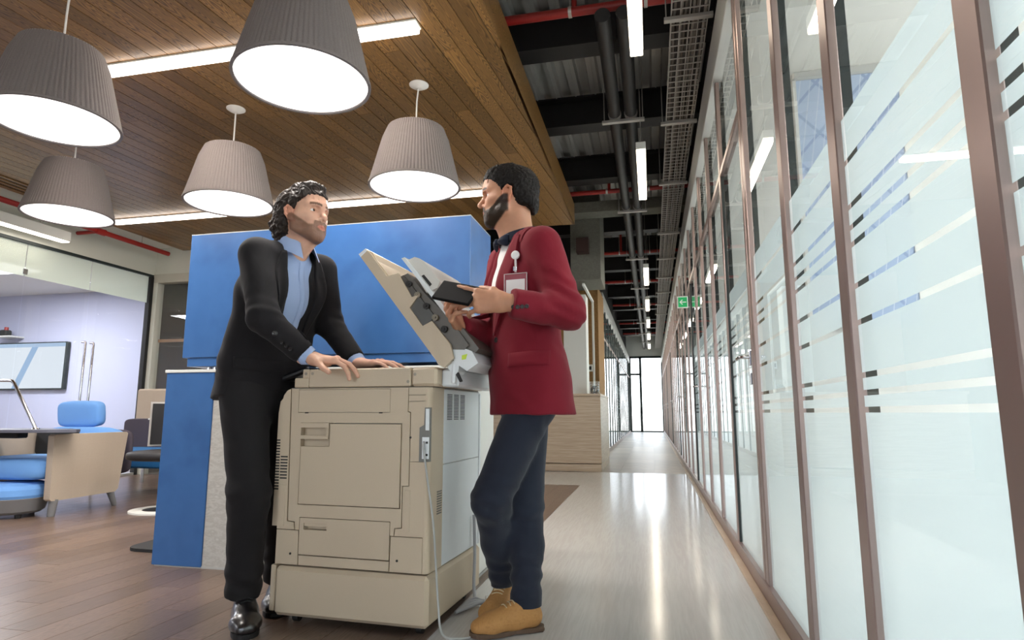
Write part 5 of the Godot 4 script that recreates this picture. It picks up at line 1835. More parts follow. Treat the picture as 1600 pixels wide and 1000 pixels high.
# ---- head in its own frame: x to the person's left, y up, z forward, origin between the eyes' level and the ears
func head(s: SDF, T: Transform3D, nose_len := 1.0) -> void:
	var P := func(x: float, y: float, z: float) -> Vector3: return T * Vector3(x, y, z)
	var k := T.basis.x.length()
	var sx := T.basis.x.normalized()
	s.cap(P.call(0, 0.032, -0.03), P.call(0, 0.036, 0.012), 0.086 * k, 0.08 * k, 0.02, sx, 0.88, 0.86)
	s.cap(P.call(0, 0.02, 0.03), P.call(0, -0.05, 0.034), 0.06 * k, 0.05 * k, 0.03, sx, 1.06, 1.0)
	for e in [-1.0, 1.0]:
		s.cap(P.call(0.056 * e, -0.03, -0.004), P.call(0.05 * e, -0.066, 0.006), 0.017 * k, 0.018 * k, 0.03)
		s.cap(P.call(0.05 * e, -0.066, 0.006), P.call(0.016 * e, -0.1, 0.062), 0.018 * k, 0.019 * k, 0.025)
		s.cap(P.call(0.04 * e, -0.024, 0.058), P.call(0.058 * e, -0.018, 0.03), 0.02 * k, 0.018 * k, 0.025)
		s.cap(P.call(0.012 * e, 0.02, 0.085), P.call(0.046 * e, 0.018, 0.068), 0.011 * k, 0.011 * k, 0.016)
		s.cap(P.call(0.024 * e, -0.045, 0.068), P.call(0.03 * e, -0.075, 0.058), 0.02 * k, 0.018 * k, 0.02)
	s.cap(P.call(0, -0.098, 0.062), P.call(0, -0.103, 0.066), 0.021 * k, 0.018 * k, 0.02)
	s.cap(P.call(0, 0.052, 0.058), P.call(0, 0.03, 0.068), 0.034 * k, 0.026 * k, 0.03, sx, 1.4, 1.3)
	s.cap(P.call(0, -0.058, 0.07), P.call(0, -0.078, 0.07), 0.02 * k, 0.018 * k, 0.018, sx, 1.3, 1.2)
	# eye sockets
	for e in [-1.0, 1.0]:
		s.cap(P.call(0.024 * e, 0.0, 0.09), P.call(0.041 * e, -0.001, 0.082), 0.0135 * k, 0.0125 * k, 0.006, Vector3.ZERO, 1, 1, 1)
	# nose
	s.cap(P.call(0, 0.012, 0.084), P.call(0, -0.03, 0.104 * (0.5 + 0.5 * nose_len) + 0.004), 0.0085 * k, 0.0105 * k, 0.012)
	s.ball(P.call(0, -0.034, 0.105 * (0.5 + 0.5 * nose_len) + 0.003), 0.0115 * k, 0.008)
	for e in [-1.0, 1.0]:
		s.ball(P.call(0.0115 * e, -0.039, 0.093), 0.0085 * k, 0.007)
		s.ball(P.call(0.006 * e, -0.046, 0.102), 0.0038 * k, 0.004, 1)
	# lips
	s.cap(P.call(-0.017, -0.066, 0.083), P.call(0.017, -0.066, 0.083), 0.0062 * k, 0.0062 * k, 0.006)
	s.ball(P.call(0, -0.0645, 0.0885), 0.006 * k, 0.007)
	s.cap(P.call(-0.013, -0.0775, 0.084), P.call(0.013, -0.0775, 0.084), 0.007 * k, 0.007 * k, 0.006)
	s.cap(P.call(-0.022, -0.0715, 0.091), P.call(0.022, -0.0715, 0.091), 0.0017 * k, 0.0017 * k, 0.004, Vector3.ZERO, 1, 1, 1)
	# lids
	for e in [-1.0, 1.0]:
		s.cap(P.call(0.018 * e, 0.005, 0.0775), P.call(0.031 * e, 0.0095, 0.0785), 0.0042 * k, 0.0045 * k, 0.003)
		s.cap(P.call(0.031 * e, 0.0095, 0.0785), P.call(0.045 * e, 0.004, 0.0695), 0.0045 * k, 0.004 * k, 0.003)
		s.cap(P.call(0.019 * e, -0.007, 0.0765), P.call(0.031 * e, -0.0105, 0.0765), 0.004 * k, 0.0042 * k, 0.003)
		s.cap(P.call(0.031 * e, -0.0105, 0.0765), P.call(0.044 * e, -0.006, 0.0685), 0.0042 * k, 0.004 * k, 0.003)
	# ears
	for e in [-1.0, 1.0]:
		var q := [Vector3(0.07, -0.02, 0.006), Vector3(0.077, 0.008, 0.006), Vector3(0.083, 0.02, -0.008), Vector3(0.085, 0.012, -0.022), Vector3(0.082, -0.01, -0.022), Vector3(0.076, -0.032, -0.01), Vector3(0.072, -0.038, 0.002)]
		for i in q.size() - 1:
			s.cap(P.call(q[i].x * e, q[i].y, q[i].z), P.call(q[i + 1].x * e, q[i + 1].y, q[i + 1].z), 0.0052 * k, 0.0052 * k, 0.004)
		s.cap(P.call(0.073 * e, 0.004, -0.008), P.call(0.071 * e, -0.03, -0.002), 0.0085 * k, 0.008 * k, 0.006)
		s.cap(P.call(0.079 * e, 0.006, -0.014), P.call(0.078 * e, -0.008, -0.014), 0.003 * k, 0.003 * k, 0.003)

func eye_mesh(T: Transform3D, e: float, look: Vector3) -> MB:
	var mb := MB.new()
	var k := T.basis.x.length()
	var c := T * Vector3(0.0315 * e, -0.0005, 0.0675)
	var lz := look.normalized()
	var lx := Vector3.UP.cross(lz).normalized()
	mb.xf = Transform3D(Basis(lx, lz, lx.cross(lz)), c)
	var prof := []
	for i in 15:
		var an := -PI / 2 + PI * i / 14.0
		prof.append([0.0125 * k * cos(an), 0.0125 * k * sin(an)])
	mb.lathe(prof, 20)
	var inv := mb.xf.affine_inverse()
	for p in mb.v:
		var q := inv * p
		var r := Vector2(q.x, q.z).length() / (0.0125 * k)
		var front := q.y > 0.0
		mb.col.append(Color(0.01, 0.008, 0.006) if front and r < 0.22 else (Color(0.045, 0.025, 0.014) if front and r < 0.5 else Color(0.72, 0.69, 0.66)))
	return mb

func frame_of(at: Vector3, fwd: Vector3, tilt: float, k: float) -> Transform3D:
	# x to the person's left, y up, z forward; tilt leans the crown to the left
	var z := fwd.normalized()
	var x := Vector3.UP.cross(z).normalized()
	var y := z.cross(x)
	var b := Basis(x, y, z).rotated(z, tilt)
	return Transform3D(b.scaled(Vector3.ONE * k), at)

func skin_paint(T: Transform3D, skin: Color, beard: Color, thick: float, seed_: int) -> Callable:
	var inv := T.affine_inverse()
	var n := FastNoiseLite.new()
	n.seed = seed_
	n.frequency = 1.0
	return func(p: Vector3, _n: Vector3) -> Color:
		var q := inv * p
		var c := skin
		var spots := n.get_noise_3dv(p * 40.0)
		c = c * (1.0 + 0.07 * spots)
		if q.length() < 0.2:
			# redder cheeks, nose and ears; lips
			if absf(q.x) > 0.068 and q.z < 0.02 and q.y > -0.05 and q.y < 0.04:
				c = Color(c.r * 1.04, c.g * 0.86, c.b * 0.82)
			var w := beard_mask(q) + 0.16 * n.get_noise_3dv(p * 420.0) + 0.1 * spots
			if w > 0.2:
				c = c.lerp(beard, smoothstep(0.2, 0.85, w) * thick)
			var mouth := pow(q.x / 0.023, 2.0) + pow((q.y + 0.0725) / 0.0115, 2.0)
			if q.z > 0.068 and mouth < 1.0:
				c = c.lerp(Color(skin.r * 0.8, skin.g * 0.52, skin.b * 0.52), smoothstep(1.0, 0.7, mouth))
			# brows
			var by := 0.0195 + 0.004 * (1.0 - absf(absf(q.x) - 0.036) / 0.03)
			if q.z > 0.05 and absf(q.x) > 0.009 and absf(q.x) < 0.056 and absf(q.y - by) < 0.005 + 0.002 * n.get_noise_3dv(p * 300.0):
				c = c.lerp(beard, 0.88)
		return c

func beard_mask(q: Vector3) -> float:
	# 1 inside the beard, 0 outside, in head coordinates
	var top := lerpf(-0.004, -0.058, clampf((q.z - 0.008) / 0.06, 0.0, 1.0))
	var low := lerpf(-0.072, -0.13, clampf((q.z + 0.004) / 0.06, 0.0, 1.0))
	var m := smoothstep(-0.004, 0.016, top - q.y) * smoothstep(-0.022, -0.004, q.z) * smoothstep(-0.018, 0.002, q.y - low)
	# moustache
	if q.z > 0.07:
		m = maxf(m, smoothstep(0.042, 0.032, absf(q.x)) * smoothstep(-0.045, -0.05, q.y))
	return m

func shoe(person: Node3D, heel: Vector3, toe: Vector3, ankle: Vector3, leather: Material, sole: Material, lace: Material, lab: String) -> void:
	var d := toe - heel
	d.y = 0
	var ln := d.length()
	d = d.normalized()
	var r := d.cross(Vector3.UP)
	var P := func(a: float, h: float, w := 0.0) -> Vector3: return Vector3(heel.x, 0, heel.z) + d * (a * ln) + Vector3(0, h, 0) + r * w
	var s := SDF.new()
	s.cap(P.call(0.15, 0.05), P.call(0.42, 0.05), 0.034, 0.04, 0.03, r, 0.98, 1.02)
	s.cap(P.call(0.42, 0.048), P.call(0.72, 0.04), 0.04, 0.036, 0.03, r, 1.05, 1.36)
	s.cap(P.call(0.72, 0.038), P.call(0.885, 0.032), 0.035, 0.027, 0.03, r, 1.36, 1.35)
	s.cap(P.call(0.17, 0.06), P.call(0.2, 0.1), 0.036, 0.037, 0.03)
	s.cap(P.call(0.34, 0.085), P.call(0.56, 0.062), 0.031, 0.027, 0.03, r, 1.0, 1.15)
	s.cut(P.call(0.5, 0.017), Vector3.DOWN, 0.3)
	s.cut(P.call(0.2, 0.115), (Vector3.UP - d * 0.25).normalized(), 0.06)
	var mb := MB.new()
	s.mesh_into(mb, 0.005)
	var up := put("shoe", mb, leather, person)
	tag(up, lab)
	# sole and heel
	var outl := PackedVector2Array()
	for i in 40:
		var t := TAU * i / 40
		var a := 0.5 - 0.5 * cos(t)
		var w := 0.034 + 0.016 * smoothstep(0.35, 0.75, a) - 0.006 * (1.0 - smoothstep(0.0, 0.1, absf(a - 0.42)))
		w *= sqrt(maxf(0.0, 1.0 - pow(absf(2.0 * a - 1.0), 5.0)))
		outl.append(Vector2(a * ln * 1.01 - 0.004, w * signf(sin(t)) if absf(sin(t)) > 1e-6 else 0.0))
	var sm := MB.new()
	sm.xf = Transform3D(Basis(d, r, d.cross(r)), Vector3(heel.x, 0, heel.z))
	var upsign := 1.0 if d.cross(r).y > 0 else -1.0
	sm.prism(outl, 0.004 * upsign if upsign > 0 else -0.02, 0.02 if upsign > 0 else -0.004)
	put("sole", sm, sole, up)
	var hm := MB.new()
	hm.xf = Transform3D(Basis(d, Vector3.UP, d.cross(Vector3.UP)), P.call(0.13, 0.01))
	hm.box(Vector3.ZERO, Vector3(0.07, 0.02, 0.062), 0.006)
	put("heel", hm, sole, up)
	for i in 4:
		var a := 0.36 + i * 0.055
		var pts := []
		for j in 5:
			var w := lerpf(-0.022, 0.022, j / 4.0)
			var q := s.hit(P.call(a + (0.02 if i % 2 else -0.005) * (j / 4.0), 0.2, w), Vector3.DOWN)
			pts.append(q + Vector3(0, 0.0015, 0))
		put("lace", MB.new().tube(pts, 0.0024, 6), lace, up)

func cloth(c: Color, seed_: int, rim := 0.15, scale := 22.0) -> StandardMaterial3D:
	var t := noise_tex(seed_, 0.35, [c.darkened(0.16), c, c.lightened(0.06)], 128)
	var m := tri_tex(mat(Color.WHITE, 0.85, 0.0, 0.3), t, Vector3.ONE * scale, false)
	m.rim_enabled = true
	m.rim = rim
	m.rim_tint = 0.6
	return m

func skin_mat() -> StandardMaterial3D:
	var m := mat(Color.WHITE, 0.5, 0.0, 0.4)
	m.vertex_color_use_as_albedo = true
	m.subsurf_scatter_enabled = true
	m.subsurf_scatter_strength = 0.05
	return m

func lin(r: int, g: int, b: int) -> Color:
	return rgb(r, g, b).srgb_to_linear()

func men() -> void:
	wrinkle.seed = 4
	wrinkle.frequency = 0.1
	wrinkle.fractal_octaves = 2
	fine.seed = 8
	fine.frequency = 1.0
	fine.fractal_octaves = 3
	man_in_black()
	man_in_red()

# ------------------------------------------------------------------ the man in the black suit, at the left
func man_in_black() -> void:
	var t := thing("person", "man in a black suit and open light blue shirt leaning on the copier", "person", Vector3(-1.6, 0, -2.3))
	var f := Vector3(0.95, 0, 0.31).normalized()
	var r := f.cross(Vector3.UP)
	var mid := Vector3(-1.515, 1.455, -2.31)
	var Rs := mid + r * 0.162 + Vector3(0.01, -0.015, 0.0)
	var Ls := mid - r * 0.165 + Vector3(0.02, -0.015, 0)
	var Re := Vector3(-1.462, 1.165, -2.09)
	var Rw := Vector3(-1.318, 1.022, -2.175)
	var Le := Vector3(-1.40, 1.19, -2.49)
	var Lw := Vector3(-1.245, 1.018, -2.45)
	var neck := Vector3(-1.502, 1.49, -2.312)
	var H := frame_of(Vector3(-1.43, 1.633, -2.285), Vector3(0.97, 0.1, 0.2), -0.05, 1.04)
	var hip := Vector3(-1.605, 0.9, -2.32)
	var Rh := hip + r * 0.085 + Vector3(0, -0.03, 0)
	var Lh := hip - r * 0.085 + Vector3(0, -0.03, 0)
	var Rk := Vector3(-1.558, 0.49, -2.2)
	var Ra := Vector3(-1.565, 0.1, -2.215)
	var Lk := Vector3(-1.555, 0.49, -2.42)
	var La := Vector3(-1.56, 0.1, -2.45)
	# --- body: skin from crown to ankle in one mesh; head and hands on finer grids
	var paint := skin_paint(H, lin(212, 166, 142), lin(78, 50, 32), 0.72, 3)
	var body := MB.new()
	var hs := SDF.new()
	head(hs, H, 0.95)
	hs.cap(H * Vector3(0, -0.05, -0.03), neck + Vector3(0.0, -0.05, 0), 0.056, 0.06, 0.03)
	hs.cap(H * Vector3(0.02, -0.09, 0.03), neck + Vector3(0.03, -0.05, 0.02), 0.03, 0.03, 0.03)
	hs.mesh_into(body, 0.0028, func(p: Vector3, _n: Vector3) -> float: return beard_mask(H.affine_inverse() * p) * (0.0018 + 0.001 * fine.get_noise_3dv(p * 260.0)), paint)
	var rh := SDF.new()
	var rd := Vector3(0.98, -0.12, -0.22)
	hand(rh, Rw + Vector3(0.012, -0.006, -0.004), rd, Vector3(0.1, 1, 0.12), 1.0, [[0.42, 0.5, 0.3], [0.28, 0.42, 0.25], [0.3, 0.4, 0.25], [0.35, 0.4, 0.3]], 0.5, Vector3(0.62, -0.35, 0.4), 1.12)
	rh.mesh_into(body, 0.0032, null, paint)
	var lh := SDF.new()
	hand(lh, Lw + Vector3(0.01, -0.005, 0.005), Vector3(1, -0.03, 0.08), Vector3(0.02, 1, 0.0), -1.0, [[0.12, 0.22, 0.2], [0.1, 0.22, 0.2], [0.1, 0.25, 0.2], [0.12, 0.25, 0.2]], 0.6, Vector3(0.8, -0.2, 0.6), 1.12)
	lh.mesh_into(body, 0.0032, null, paint)
	var core := SDF.new()
	core.cap(hip, mid + Vector3(0, -0.09, 0), 0.085, 0.085, 0.05, r, 1.3, 1.4)
	core.cap(neck + Vector3(0, -0.05, 0), mid + Vector3(0, -0.06, 0), 0.055, 0.06, 0.04)
	for q in [[Rs, Re, Rw], [Ls, Le, Lw]]:
		core.cap(mid + Vector3(0, -0.05, 0), q[0] + Vector3(0, -0.02, 0), 0.05, 0.04, 0.03)
		core.cap(q[0], q[1], 0.038, 0.032, 0.03)
		core.cap(q[1], q[2], 0.034, 0.026, 0.03)
	for q in [[Rh, Rk, Ra], [Lh, Lk, La]]:
		core.cap(q[0], q[1], 0.062, 0.044, 0.03)
		core.cap(q[1], q[2], 0.046, 0.032, 0.03)
	core.mesh_into(body, 0.016, null, paint)
	put("body", body, skin_mat(), t)
	var em := mat(Color.WHITE, 0.1)
	em.vertex_color_use_as_albedo = true
	for e in [-1.0, 1.0]:
		put("eye", eye_mesh(H, e, Vector3(1.0, 0.06, 0.06)), em, t)
	# --- wavy dark hair, swept back, long at the nape
	var hair := SDF.new()
	var P := func(x: float, y: float, z: float) -> Vector3: return H * Vector3(x, y, z)
	var sx := H.basis.x.normalized()
	hair.cap(P.call(0, 0.038, -0.036), P.call(0, 0.042, 0.016), 0.1, 0.093, 0.02, sx, 0.9, 0.9)
	hair.cap(P.call(0, 0.104, 0.045), P.call(0.0, 0.118, 0.0), 0.022, 0.026, 0.03, sx, 2.0, 2.0)
	hair.cap(P.call(-0.03, -0.03, -0.092), P.call(0.03, -0.03, -0.092), 0.05, 0.05, 0.03)
	hair.cap(P.call(-0.028, -0.085, -0.085), P.call(0.028, -0.085, -0.085), 0.034, 0.034, 0.03)
	for e in [-1.0, 1.0]:
		hair.cap(P.call(0.066 * e, 0.045, 0.012), P.call(0.07 * e, 0.018, 0.012), 0.02, 0.012, 0.02)
		hair.cap(P.call(0.06 * e, -0.005, -0.05), P.call(0.05 * e, -0.06, -0.06), 0.034, 0.03, 0.02)
		hair.cap(P.call(0.067 * e, 0.0, 0.02), P.call(0.066 * e, -0.025, 0.018), 0.012, 0.008, 0.01)
	hair.cap(P.call(-0.06, -0.055, 0.115), P.call(0.06, -0.055, 0.115), 0.124, 0.124, 0.01, Vector3.ZERO, 1, 1, 1)
	for e in [-1.0, 1.0]:
		hair.cap(P.call(0.085 * e, -0.012, -0.006), P.call(0.085 * e, -0.05, 0.0), 0.026, 0.03, 0.006, Vector3.ZERO, 1, 1, 1)
	# loose locks falling over the temple
	hair.cap(P.call(-0.056, 0.1, 0.05), P.call(-0.069, 0.066, 0.056), 0.018, 0.014, 0.008)
	hair.cap(P.call(-0.069, 0.066, 0.056), P.call(-0.072, 0.046, 0.044), 0.014, 0.009, 0.006)
	hair.cap(P.call(-0.035, 0.108, 0.066), P.call(0.02, 0.11, 0.07), 0.02, 0.021, 0.012)
	var hm := MB.new()
	var curls := FastNoiseLite.new()
	curls.seed = 12
	curls.frequency = 1.0
	curls.noise_type = FastNoiseLite.TYPE_SIMPLEX
	curls.fractal_octaves = 2
	var Hi := H.affine_inverse()
	hair.mesh_into(hm, 0.0036, func(p: Vector3, _n: Vector3) -> float:
		var q := Hi * p
		var back := clampf(0.35 - q.z * 5.0 - q.y * 5.0, 0.12, 1.0)
		# strands swept back along z, curling at the nape
		var w := sin((q.x * 230.0 + q.y * 120.0 + 9.0 * curls.get_noise_3dv(q * 18.0)))
		return 0.0024 * w + 0.009 * back * curls.get_noise_3dv(q * 42.0))
	var hmat := mat(rgb(38, 28, 22), 0.55, 0.0, 0.4)
	put("hair", hm, hmat, t)
	# --- shirt
	var sh := SDF.new()
	var torso := [[Vector3(-1.605, 1.02, -2.32), 0.095, 1.42], [Vector3(-1.574, 1.12, -2.318), 0.106, 1.5], [Vector3(-1.538, 1.28, -2.315), 0.114, 1.5], [Vector3(-1.52, 1.4, -2.312), 0.088, 1.6]]
	for i in 3:
		sh.cap(torso[i][0], torso[i + 1][0], torso[i][1], torso[i + 1][1], 0.05, r, torso[i][2], torso[i + 1][2])
	sh.cap(neck + Vector3(0, -0.07, 0), neck + Vector3(0.012, 0.015, 0), 0.07, 0.068, 0.03)
	for q in [[Rs, Ls]]:
		sh.cap(q[0] + Vector3(0, -0.03, 0), q[1] + Vector3(0, -0.03, 0), 0.04, 0.04, 0.04)
	sh.cut(neck + Vector3(0.012, 0.012, 0), Vector3(0.1, 1, 0), 0.11)
	sh.cut(neck + f * 0.1 + Vector3(0, 0.03, 0), (f + Vector3(0, 0.4, 0)).normalized(), 0.05)
	var shm := MB.new()
	sh.mesh_into(shm, 0.009, folds([[Vector3(-1.47, 1.1, -2.27), Vector3.UP, 0.12, 0.003, 60.0]]))
	var blue := cloth(rgb(164, 184, 222), 81, 0.1, 30.0)
	var shirt := put("shirt", shm, blue, t)
	# collar: two wings standing open
	for e in [-1.0, 1.0]:
		var cm := MB.new()
		var side: Vector3 = r * -e
		cm.sheet(16, 5, func(u: float, v: float) -> Vector3:
			var an := lerpf(0.42, PI, u)
			var rr := lerpf(0.067, 0.088, v)
			var ctr := neck + Vector3(0.014, lerpf(0.052, -0.012, v), 0) + Vector3(0, 0.022, 0) * (1.0 - cos(an)) * 0.4
			var p: Vector3 = ctr + (f * cos(an) + side * sin(an)) * rr * 1.05
			if u < 0.35:
				p += (f * 0.028 + side * 0.004 + Vector3(0, -0.045, 0)) * (0.35 - u) / 0.35 * v
			return p)
		put("collar", cm, blue, shirt)
	put("placket", strip(sh, [neck + f * 0.1 + r * -0.012 + Vector3(0, -0.06, 0), Vector3(-1.42, 1.2, -2.285) - r * 0.012, Vector3(-1.46, 1.06, -2.285) - r * 0.012], [neck + f * 0.1 + r * 0.016 + Vector3(0, -0.06, 0), Vector3(-1.42, 1.2, -2.285) + r * 0.016, Vector3(-1.46, 1.06, -2.285) + r * 0.016], -f, 0.003, 14, 3), blue, shirt)
	for q in [[Rw, Re], [Lw, Le]]:
		var d: Vector3 = (q[0] - q[1]).normalized()
		put("cuff", MB.new().tube([q[0] - d * 0.045, q[0] - d * 0.03, q[0] + d * 0.008, q[0] + d * 0.01, q[0] + d * 0.006], [0.04, 0.041, 0.04, 0.037, 0.03], 24), blue, shirt)
	# --- jacket
	var ja := SDF.new()
	var jt := [[Vector3(-1.63, 0.84, -2.325), 0.128, 1.5], [Vector3(-1.598, 1.02, -2.322), 0.122, 1.52], [Vector3(-1.575, 1.14, -2.318), 0.117, 1.5], [Vector3(-1.54, 1.29, -2.315), 0.127, 1.5], [Vector3(-1.525, 1.4, -2.312), 0.1, 1.62]]
	for i in 4:
		ja.cap(jt[i][0], jt[i + 1][0], jt[i][1], jt[i + 1][1], 0.05, r, jt[i][2], jt[i + 1][2])
	ja.cap(neck + Vector3(-0.02, -0.015, 0.02), Rs + Vector3(0, 0.0, 0), 0.058, 0.056, 0.05)
	ja.cap(neck + Vector3(-0.02, -0.015, -0.02), Ls + Vector3(0, 0.0, 0), 0.058, 0.056, 0.05)
	ja.cap(Rs, Re, 0.07, 0.058, 0.03)
	ja.cap(Re, Rw, 0.058, 0.047, 0.03)
	ja.cap(Ls, Le, 0.068, 0.056, 0.03)
	ja.cap(Le, Lw, 0.056, 0.046, 0.03)
	ja.cap(Vector3(-1.715, 0.86, -2.35), Vector3(-1.64, 1.05, -2.33), 0.075, 0.07, 0.06, r, 1.7, 1.6)
	# open front: a long wedge, the shirt shows through it
	var fc := func(y: float, out: float, s: float) -> Vector3:
		var c := Vector3(lerpf(-1.63, -1.525, (y - 0.84) / 0.56), y, -2.318)
		return c + f * out + r * s
	ja.cap(neck + f * 0.08 + Vector3(0, 0.02, 0), fc.call(1.3, 0.16, 0.012), 0.07, 0.062, 0.01, Vector3.ZERO, 1, 1, 1)
	ja.cap(fc.call(1.3, 0.16, 0.012), fc.call(1.12, 0.165, 0.02), 0.062, 0.056, 0.01, Vector3.ZERO, 1, 1, 1)
	ja.cap(fc.call(1.12, 0.165, 0.02), fc.call(1.03, 0.17, 0.02), 0.052, 0.012, 0.01, Vector3.ZERO, 1, 1, 1)
	ja.cap(neck + Vector3(0.012, 0.06, 0), neck + Vector3(0.02, -0.03, 0), 0.088, 0.072, 0.01, Vector3.ZERO, 1, 1, 1)
	ja.cut(Vector3(-1.65, 0.868, -2.3), Vector3(0.12, -1, 0.0), 0.42)
	for q in [[Rw, Re], [Lw, Le]]:
		var d: Vector3 = (q[0] - q[1]).normalized()
		ja.cut(q[0] - d * 0.012, d, 0.07)
	var jm := MB.new()
	ja.mesh_into(jm, 0.0085, folds([[Re, (Re - Rs).normalized() + Vector3(0.3, 0, 0.2), 0.08, 0.003, 110.0], [Rs.lerp(Re, 0.35), Vector3(0.5, 0.8, 0), 0.09, 0.0022, 70.0], [Rw, (Rw - Re).normalized(), 0.08, 0.002, 120.0], [Vector3(-1.6, 1.05, -2.15), Vector3(0.4, 0.9, 0), 0.13, 0.003, 60.0], [Le, (Le - Ls).normalized(), 0.08, 0.003, 110.0]]))
	var black := cloth(rgb(29, 27, 29), 82, 0.12, 26.0)
	var jacket := put("jacket", jm, black, t)
	# lapels
	for e in [-1.0, 1.0]:
		var inner := [neck + f * 0.03 + r * -e * 0.075 + Vector3(0, -0.02, 0), fc.call(1.34, 0.12, -e * 0.075), fc.call(1.2, 0.13, -e * 0.068 + 0.012), fc.call(1.08, 0.13, -e * 0.056 + 0.016)]
		var outer := [neck + f * 0.03 + r * -e * 0.1 + Vector3(0, -0.028, 0), fc.call(1.34, 0.12, -e * 0.142), fc.call(1.23, 0.13, -e * 0.118), fc.call(1.085, 0.13, -e * 0.062 + 0.012)]
		put("lapel", strip(ja, inner, outer, -f, 0.009, 18, 5), black, jacket)
	# pocket flap and buttons, near side
	var pd := -(r * 0.92 + f * 0.38).normalized()
	var pk := Vector3(-1.53, 1.0, -2.13)
	put("pocket_flap", strip(ja, [pk + f * -0.085 + Vector3(0, 0.022, 0), pk + f * 0.07 + Vector3(0, 0.008, 0)], [pk + f * -0.085 + Vector3(0, -0.028, 0), pk + f * 0.07 + Vector3(0, -0.042, 0)], pd, 0.005, 10, 3), black, jacket)
	var btn := mat(rgb(20, 18, 18), 0.3)
	put("button", disc_on(ja, fc.call(1.1, 0.13, 0.085), -(f * 0.8 + r * 0.6).normalized(), 0.011), btn, jacket)
	var ad := (Rw - Re).normalized()
	for i in 3:
		put("button", disc_on(ja, Rw - ad * (0.045 + 0.02 * i) + Vector3(0.0, -0.01, 0.05), Vector3(0.1, 0.25, -1).normalized(), 0.0075), btn, jacket)
	# --- trousers
	var tr := SDF.new()
	tr.cap(hip + Vector3(0, 0.08, 0), hip + Vector3(0, -0.05, 0), 0.11, 0.105, 0.05, r, 1.5, 1.55)
	tr.cap(Rh + Vector3(0, 0.02, 0), Rk, 0.098, 0.076, 0.03)
	tr.cap(Rk, Ra + Vector3(0, 0.02, 0), 0.076, 0.066, 0.03)
	tr.cap(Lh + Vector3(0, 0.02, 0), Lk, 0.096, 0.075, 0.03)
	tr.cap(Lk, La + Vector3(0, 0.02, 0), 0.075, 0.065, 0.03)
	tr.cap(Rk + f * 0.02, Rk + f * 0.02 + Vector3(0, -0.06, 0), 0.06, 0.055, 0.04)
	for q in [Ra, La]:
		tr.cut(q + Vector3(0, -0.005, 0), (Vector3.DOWN - f * 0.15).normalized(), 0.12)
	var tm := MB.new()
	tr.mesh_into(tm, 0.01, folds([[Rk, Vector3.UP, 0.12, 0.004, 70.0], [Ra + Vector3(0, 0.08, 0), Vector3.UP, 0.1, 0.006, 75.0], [La + Vector3(0, 0.08, 0), Vector3.UP, 0.1, 0.006, 75.0], [Rh + Vector3(0.05, -0.1, 0.05), Vector3(0.6, 0.8, 0), 0.12, 0.003, 60.0]]))
	put("trousers", tm, cloth(rgb(30, 28, 29), 83, 0.1, 26.0), t)
	var leather := mat(rgb(26, 23, 24), 0.28, 0.0, 0.6)
	leather.clearcoat_enabled = true
	leather.clearcoat = 0.5
	leather.clearcoat_roughness = 0.2
	var sole := mat(rgb(18, 17, 17), 0.6)
	shoe(t, Vector3(-1.6, 0, -2.275), Vector3(-1.43, 0, -2.055), Ra, leather, sole, sole, "polished black leather lace-up shoe")
	shoe(t, Vector3(-1.585, 0, -2.5), Vector3(-1.475, 0, -2.29), La, leather, sole, sole, "polished black leather lace-up shoe")

